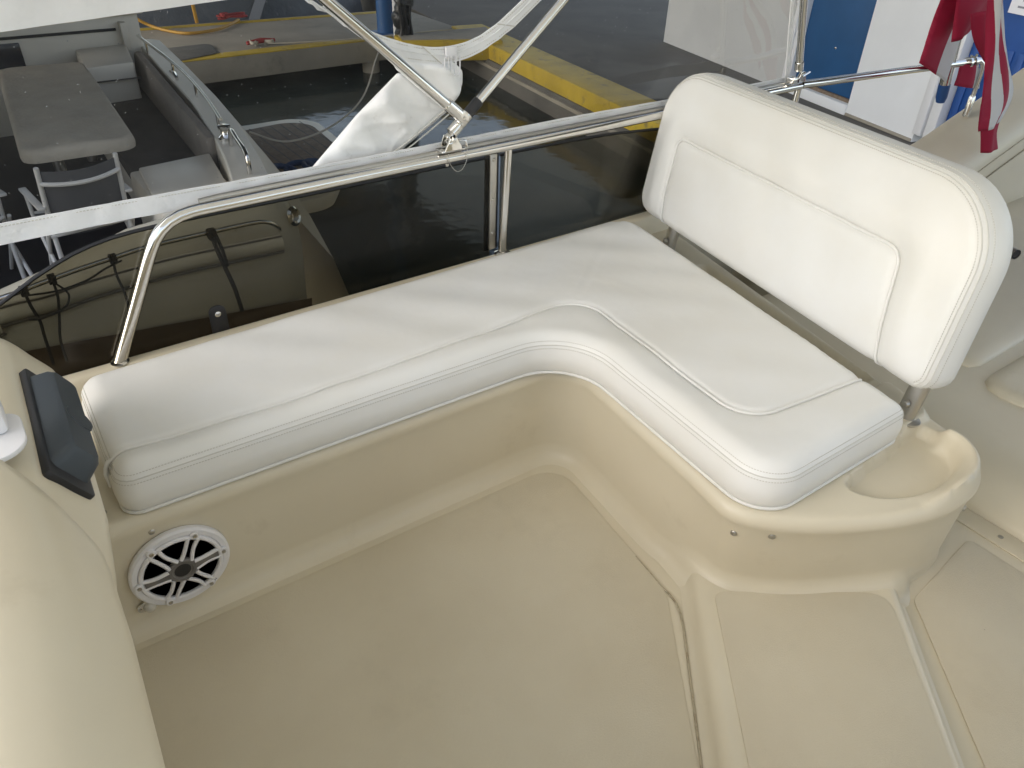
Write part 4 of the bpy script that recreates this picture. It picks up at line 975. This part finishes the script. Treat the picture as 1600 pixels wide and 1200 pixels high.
wbox('door_frame', -3.85, -3.723, -1.38, 1.29, -.10, .05, M['frame'])
wbox('door_frame', -4.015, -3.87, -1.40, 1.29, -.14, .02, M['frame'])
wbox('plinth', -3.71, -2.475, -1.50, -1.46, .0, .02, M['pierconc'], b=.004)
wbox('roof', -9.2, 2.7, 3.0, 3.15, -3.2, .4, M['frame'], b=.02)
pn = thing('paper_notice', 'white printed notice taped to the blue door at top right', 'notice', tuple(np.array(WM @ Vector((-4.6, .3, -.1)))))
obj('sheet', wb(-4.95, -4.34, .17, .62, -.098, -.094, 0), M['paper'], pn)
for k in range(5): obj('print_line', wb(-4.88, -4.44-.04*(k % 2), .235+k*.07, .255+k*.07, -.0938, -.0925, 0), M['ink'], pn)

# ================================================================== neighbouring boat
nb = thing('neighbour_boat', 'neighbouring beige motor yacht moored alongside with open cockpit', 'boat', (0, 6.5, -2))
hp_ = [(4.47, -.95), (4.465, -.26), (4.45, -.215), (4.40, -.20), (4.33, -.23), (4.28, -.30), (4.265, -.36), (4.245, -.44), (4.24, -.50), (4.26, -.72), (4.32, -1.3), (4.6, -2.2)]
S = []
for x, dz, dy in ((-6, -.25, .1), (-3, -.28, .03), (-1, -.28, 0), (-.1, -.22, .0), (.27, -.13, 0), (.63, -.02, 0), (.98, .01, 0), (1.35, .0, .0), (1.50, -.02, .03), (1.57, -.06, .08), (1.60, -.14, .2)):
    S.append([(x, y+dy, z+dz*max(0, min(1, (z+.6)/.3))) for y, z in hp_])
obj('hull', loft(S), M['nb_hull'], nb, sharp=50)
obj('brown_band', loft([[(x, 4.252-.012, -.70-.095*x), (x, 4.29-.012, -1.02)] for x in np.linspace(-3, 1.56, 12)]), M['nb_band'], nb)  # brown band low on the hull, narrowing aft
rbp = [(-5, -.60), (-.6, -.56), (-.1, -.47), (.15, -.465), (.36, -.435), (.8, -.415), (1.25, -.425), (1.42, -.43)]
rb2 = resample(catmull(rbp, 6), .05)
rk = obj('rub_rail', loft([[(x, 4.262+.05*math.cos(t)*.9-.012, z+.048*math.sin(t)) for t in np.linspace(0, 2*math.pi, 14, endpoint=False)] for x, z in rb2], True, True), M['nb_hull'], nb, sharp=80)
obj('rub_seam', tube([(x, 4.232, z-.050) for x, z in rb2], .012, 8), M['rub'], rk)
obj('rub_seam', tube([(x, 4.232, z+.046) for x, z in rb2], .006, 8), M['rub'], rk)
gr_ = [(-.6, 4.20, -.40), (-.06, 4.20, -.355), (.13, 4.20, -.325), (.30, 4.20, -.298), (.49, 4.20, -.275), (.68, 4.20, -.255), (1.02, 4.20, -.250), (1.26, 4.20, -.250), (1.34, 4.20, -.265), (1.40, 4.22, -.315), (1.42, 4.25, -.35)]
obj('hand_rail', tube(resample(catmull(gr_, 6), .03), .013, 12), M['steel'], nb)
for x, z in ((.06, -.34), (.62, -.262), (1.16, -.252)): obj('rail_foot', tube([(x, 4.20, z), (x+.01, 4.27, z-.05)], .009, 8), M['steel'], nb)
obj('fairlead', lathe([(.05, 0), (.06, .01), (.045, .025), (.03, .02), (.03, 0)], (1.54, 4.33, -.32), (.5, -.8, .3), 20), M['steel'], nb)
# transom coaming with its top and stern slope
ci = [(1.30, 4.60), (1.46, 5.25), (1.57, 5.85), (1.70, 6.77), (1.78, 7.93), (1.90, 9.35)]
co_ = [(1.56, 4.50), (1.72, 5.25), (1.86, 6.07), (1.96, 6.9), (2.06, 8.04), (2.16, 9.5)]
cI, cO = resample(ci, .25), resample(co_, .25); n_ = min(len(cI), len(cO))
S = []
for k in range(n_):
    a_, b2 = np.array(cI[k]), np.array(cO[k])
    S.append([(*a_, -.95), (*a_, -.26), (*(a_+(b2-a_)*.04), -.25), (*(a_+(b2-a_)*.6), -.25), (*(a_+(b2-a_)*.9), -.262), (*b2, -.30), (b2[0]+.28, b2[1], -.75), (b2[0]+.42, b2[1], -1.25), (b2[0]+.40, b2[1], -2.2)])
obj('transom', loft(S), M['nb_white'], nb, sharp=35)
obj('quarter', hexa([(1.22, 4.42, -.95), (1.55, 4.36, -.95), (1.56, 4.62, -.95), (1.30, 4.66, -.95), (1.22, 4.42, -.262), (1.52, 4.42, -.262), (1.56, 4.56, -.256), (1.30, 4.66, -.256)], .01), M['nb_white'], nb)
obj('cockpit_floor', box(-4, 1.6, 4.48, 9.3, -.98, -.95), M['nb_floor'], nb)
lk = obj('locker', box(.93, 1.45, 4.80, 5.76, -.94, -.375, .02), M['nb_white'], nb)
obj('locker_lid', hexa([(.90, 4.82, -.373), (1.36, 4.80, -.373), (1.50, 5.78, -.373), (.99, 5.72, -.373), (.90, 4.82, -.345), (1.36, 4.80, -.345), (1.50, 5.78, -.345), (.99, 5.72, -.345)], .012), M['nb_white'], lk)
obj('sofa_base', hexa([(1.02, 6.0, -.94), (1.5, 6.0, -.94), (1.75, 8.7, -.94), (1.15, 8.7, -.94), (1.02, 6.0, -.66), (1.5, 6.0, -.66), (1.75, 8.7, -.66), (1.15, 8.7, -.66)], .01), M['nb_white'], nb)
obj('sofa_seat', hexa([(1.00, 5.95, -.655), (1.52, 5.95, -.655), (1.76, 8.65, -.655), (1.14, 8.65, -.655), (1.00, 5.95, -.53), (1.52, 5.95, -.53), (1.76, 8.65, -.53), (1.14, 8.65, -.53)], .035), M['nb_brown'], nb)
obj('sofa_back', hexa([(1.48, 5.80, -.53), (1.56, 5.80, -.53), (1.79, 8.68, -.53), (1.68, 8.68, -.53), (1.50, 5.80, -.24), (1.575, 5.80, -.24), (1.80, 8.68, -.22), (1.72, 8.68, -.22)], .03), M['nb_taupe'], nb)
obj('far_wall', box(-4, 1.9, 9.0, 9.12, -.95, .06, .01), M['nb_white'], nb)
obj('far_cap', box(-4, 1.95, 8.92, 9.5, .06, .11, .02), M['nb_white'], nb)
obj('far_slot', box(.62, 1.67, 8.985, 8.998, -.085, -.06), M['black'], nb)
obj('far_slot', box(-2.5, .52, 8.985, 8.998, -.095, -.07), M['black'], nb)
obj('far_pillar', box(1.70, 1.76, 8.90, 8.997, -.25, .0, .01), M['nb_white'], nb)
obj('dark_hatch', box(-.6, .80, 8.96, 8.997, -.33, -.115, .01), M['darkglass'], nb)
obj('far_console', hexa([(1.18, 8.10, -.95), (1.60, 8.16, -.95), (1.72, 8.94, -.95), (1.24, 8.90, -.95), (1.18, 8.10, -.20), (1.60, 8.16, -.20), (1.72, 8.94, -.20), (1.24, 8.90, -.20)], .025), M['nb_white'], nb)
obj('console_seam', box(1.165, 1.62, 8.085, 8.10, -.335, -.325), M['rub'], nb)
# small rail on the coaming
rl = [(1.84, 8.9), (1.83, 8.0), (1.80, 7.2), (1.72, 6.4), (1.63, 5.8)]
obj('coaming_rail', tube([(x, y, -.13) for x, y in resample(catmull(rl, 5), .1)], .014, 10), M['steel'], nb)
for x, y in ((1.835, 8.6), (1.825, 7.7), (1.78, 6.9), (1.65, 5.95)): obj('rail_stanchion', tube([(x, y, -.25), (x, y, -.13)], .011, 8), M['steel'], nb)
obj('stern_rail', tube(catmull([(1.60, 5.55, -.24), (1.60, 5.50, -.12), (1.56, 5.25, -.11), (1.52, 4.98, -.12), (1.515, 4.95, -.24)], 6), .016, 10), M['steel'], nb)
obj('cleat', tube([(1.76, 7.35, -.20), (1.78, 7.5, -.19), (1.79, 7.65, -.20)], [.014, .022, .014], 8), M['steel'], nb)
obj('winch', lathe([(.05, 0), (.05, .02), (.032, .04), (.03, .07), (.045, .09), (.045, .10), (0, .105)], (1.62, 5.72, -.25), (0, 0, 1), 20), M['steel'], nb)
# swim platform
spo = roundpoly([(2.2, 6.6, .05), (2.75, 6.6, .3), (3.50, 7.7, .3), (3.60, 9.05, .35), (2.3, 9.05, .05)], 8)
pf = obj('swim_platform', prism(spo, -1.34, -1.20, .02), M['nb_white'], nb)
spi = roundpoly([(2.3, 6.72, .05), (2.70, 6.72, .25), (3.38, 7.75, .3), (3.48, 8.92, .3), (2.4, 8.80, .05)], 8)
obj('teak_deck', prism(spi, -1.199, -1.190, .003), M['teak'], pf)
for k in range(9):
    x = 2.42+k*.12; obj('caulking', box(x, x+.012, 7.75 if x > 3.2 else 7.2 if x > 2.9 else 6.8, 8.85, -1.1895, -1.1885), M['black'], pf)
bw = at_z(470, 262, -1.15)
tag(obj('blue_rope', tube([(bw[0]-.25+.18*math.cos(t)+.03*t, bw[1]-.1+.25*math.sin(t), -1.17+.03*abs(math.sin(t*.7))) for t in np.linspace(0, 20, 100)], .03, 8), mat('blue_rope_paint', (.02, .045, .11), .8)), 'dark blue rope heaped on the neighbour swim platform', 'rope')
ml = [np.array((1.72, 5.6, -.2)), np.array((2.0, 6.6, -.75))]+[at_z(*p, z) for p, z in (((390, 206), -.95), ((450, 221), -1.05), ((520, 196), -1.1), ((568, 150), -1.15), ((588, 90), -1.3), ((600, 62), -1.47))]
tag(obj('mooring_line', tube(resample(catmull(ml[2:], 8), .05), .011, 8), M['greyrope']), 'pale mooring line sagging from the neighbour stern to the pier', 'rope')

obj('shade_overhang', box(-6, .55, 4.9, 9.3, 1.15, 1.30, .03), M['nb_white'], nb)  # unseen roof, added and trimmed for the shade it throws on the cockpit
obj('unseen_deckhouse', hexa([(-9, 4.75, -.95), (-2.3, 4.75, -.95), (-2.3, 9.1, -.95), (-9, 9.1, -.95), (-9, 4.95, 1.149), (-2.6, 4.95, 1.149), (-2.6, 8.9, 1.149), (-9, 8.9, 1.149)], .05), M['nb_white'], nb)  # unseen superstructure, added to keep the sun off the cockpit
obj('saloon_window', hexa([(-7.5, 4.80, -.05), (-3.0, 4.80, -.05), (-3.0, 4.86, -.05), (-7.5, 4.86, -.05), (-7.2, 4.88, .75), (-3.2, 4.88, .75), (-3.2, 4.92, .75), (-7.2, 4.92, .75)], .0), M['darkglass'], nb)
# table under a fabric cover
tbl = thing('cockpit_table', 'long cockpit table under a taupe fabric cover', 'table', (.7, 7.1, -.95))
to = resample(roundpoly([(.34, 5.98, .10), (1.06, 5.96, .12), (1.22, 8.42, .12), (.52, 8.46, .12)], 8), .04, True)
rs3 = np.random.RandomState(11); ws3 = [(rs3.uniform(3, 14), rs3.uniform(2, 9), rs3.uniform(0, 6)) for _ in range(7)]
tf = field(to, .05, lambda P, d: -.205-.02*np.clip(1-d/.03, 0, 1)**2+np.clip(d/.08, 0, 1)*sum(.0025*np.sin(a_*P[:, 0]+b2*P[:, 1]+c) for a_, b2, c in ws3))
obj('cover', weld(join(tf, walls(to, [(0, -.225), (.006, -.245), (.010, -.27), (.006, -.295)]))), M['nb_table'], tbl, sharp=70)
for x, y in ((.6, 6.6), (1.0, 7.9)): obj('pedestal', tube([(x, y, -.95), (x, y, -.24)], .04, 12), M['dullsteel'], tbl)

def chair(label):
    t = thing('folding_chair', label, 'chair', (0, 0, 0), 'folding chairs at the cockpit table')
    W = .225
    for s in (-1, 1):
        obj('back_post', tube(catmull([(s*W, -.02, 0.0), (s*W, -.03, .40), (s*W, -.07, .62), (s*W*.985, -.13, .90)], 5), .015, 10), M['alu'], t)
        obj('front_leg', tube([(s*(W+.03), -.16, 0), (s*(W+.03), .26, .46)], .013, 8), M['alu'], t)
        obj('rear_leg', tube([(s*(W+.032), .30, 0), (s*(W+.032), -.06, .50)], .013, 8), M['alu'], t)
        obj('arm_rest', box(s*(W+.03)-.022, s*(W+.03)+.022, -.10, .32, .635, .655, .006), M['alu'], t)
        obj('arm_post', tube([(s*(W+.03), .26, .46), (s*(W+.03), .27, .635)], .012, 8), M['alu'], t)
    bow = lambda z, y, d=.05: [(x, y-d*(1-(x/W)**2)*-1, z) for x in np.linspace(-W, W, 11)]
    back_ = []
    for k in range(9):
        z = .50+k*.0475; y = -.05-.08*max(0, (z-.55)/.35); back_.append([(x, y+.045*((x/W)**2)-.045, z-.02*(1-(x/W)**2)) for x in np.linspace(-W*.97, W*.97, 11)])
    obj('back_mesh', thick(loft(back_), .004), M['mesh'], t)
    for z in (.80, .50):
        y = -.055-.08*max(0, (z-.55)/.35); obj('cross_bar', tube([(x, y+.045*((x/W)**2)-.05, z-.02*(1-(x/W)**2)) for x in np.linspace(-W, W, 13)], .014, 8), M['alu'], t)
    obj('seat_mesh', thick(loft([[(x, y, .445-.02*(1-(x/W)**2)) for x in np.linspace(-W, W, 9)] for y in np.linspace(-.04, .40, 7)]), .004), M['mesh'], t)
    for y in (-.04, .40): obj('seat_bar', tube([(-W-.02, y, .445), (W+.02, y, .445)], .013, 8), M['alu'], t)
    return t
c1 = chair('white framed chair with grey mesh back nearest the rail')
c1.location = (.55, 5.28, -.95); c1.rotation_euler.z = rad(6)
c2 = copy_tree(c1); c2.location = (-.12, 5.55, -.95); c2.rotation_euler.z = rad(14); c2['label'] = 'folding chair partly cut off at the left edge of the view'

# black fender lines tied to the neighbour rail
def fline(label, pts, r=.008, knot=True, extra=()):
    t = thing('fender_line', label, 'rope', tuple(pts[0]), 'black fender lines tied to the neighbour rail')
    obj('line', tube(resample(catmull(pts, 8), .02), r, 8), M['rope'], t)
    if knot:
        x, y, z = pts[0]
        obj('knot', join(*[tube([(x+.006*(k-1)+.012*0, y+.024*math.cos(a_), z+.024*math.sin(a_)) for a_ in np.linspace(0, 2*math.pi, 14, endpoint=False)], r*.9, 8, closed=True) for k in (-1, 1, 3)]), M['rope'], t)
    for e in extra: obj('tail', tube(resample(catmull(e, 8), .02), r*.8, 8), M['rope'], t)
    return t
fline('black line tied at the far left of the neighbour rail', [(.055, 4.18, -.335), (.06, 4.175, -.42), (.075, 4.18, -.52), (.07, 4.20, -.62), (.065, 4.21, -.80)], .008)
fline('black line second from left on the neighbour rail with a looped tail', [(.19, 4.18, -.305), (.19, 4.175, -.40), (.165, 4.18, -.52), (.135, 4.20, -.66), (.13, 4.21, -.80)], .007, True,
      ([(.20, 4.17, -.33), (.24, 4.165, -.40), (.20, 4.165, -.47), (.09, 4.17, -.50), (.03, 4.17, -.49)], [(.06, 4.175, -.36), (.20, 4.17, -.37), (.34, 4.17, -.35), (.44, 4.17, -.31), (.53, 4.17, -.285)]))
fline('short black line tied midway along the neighbour rail', [(.49, 4.18, -.27), (.485, 4.175, -.36), (.50, 4.18, -.48), (.50, 4.205, -.60)], .007)
fline('thick doubled black line hanging from the right part of the neighbour rail', [(1.01, 4.175, -.25), (1.02, 4.17, -.34), (1.045, 4.175, -.46), (1.08, 4.19, -.62), (1.10, 4.20, -.78)], .013, True, ([(1.03, 4.17, -.26), (1.05, 4.17, -.36), (1.06, 4.175, -.46)],))
print('objects', len(bpy.data.objects), 'tris', sum(len(o.data.polygons)*2 for o in bpy.data.objects if o.type == 'MESH'))
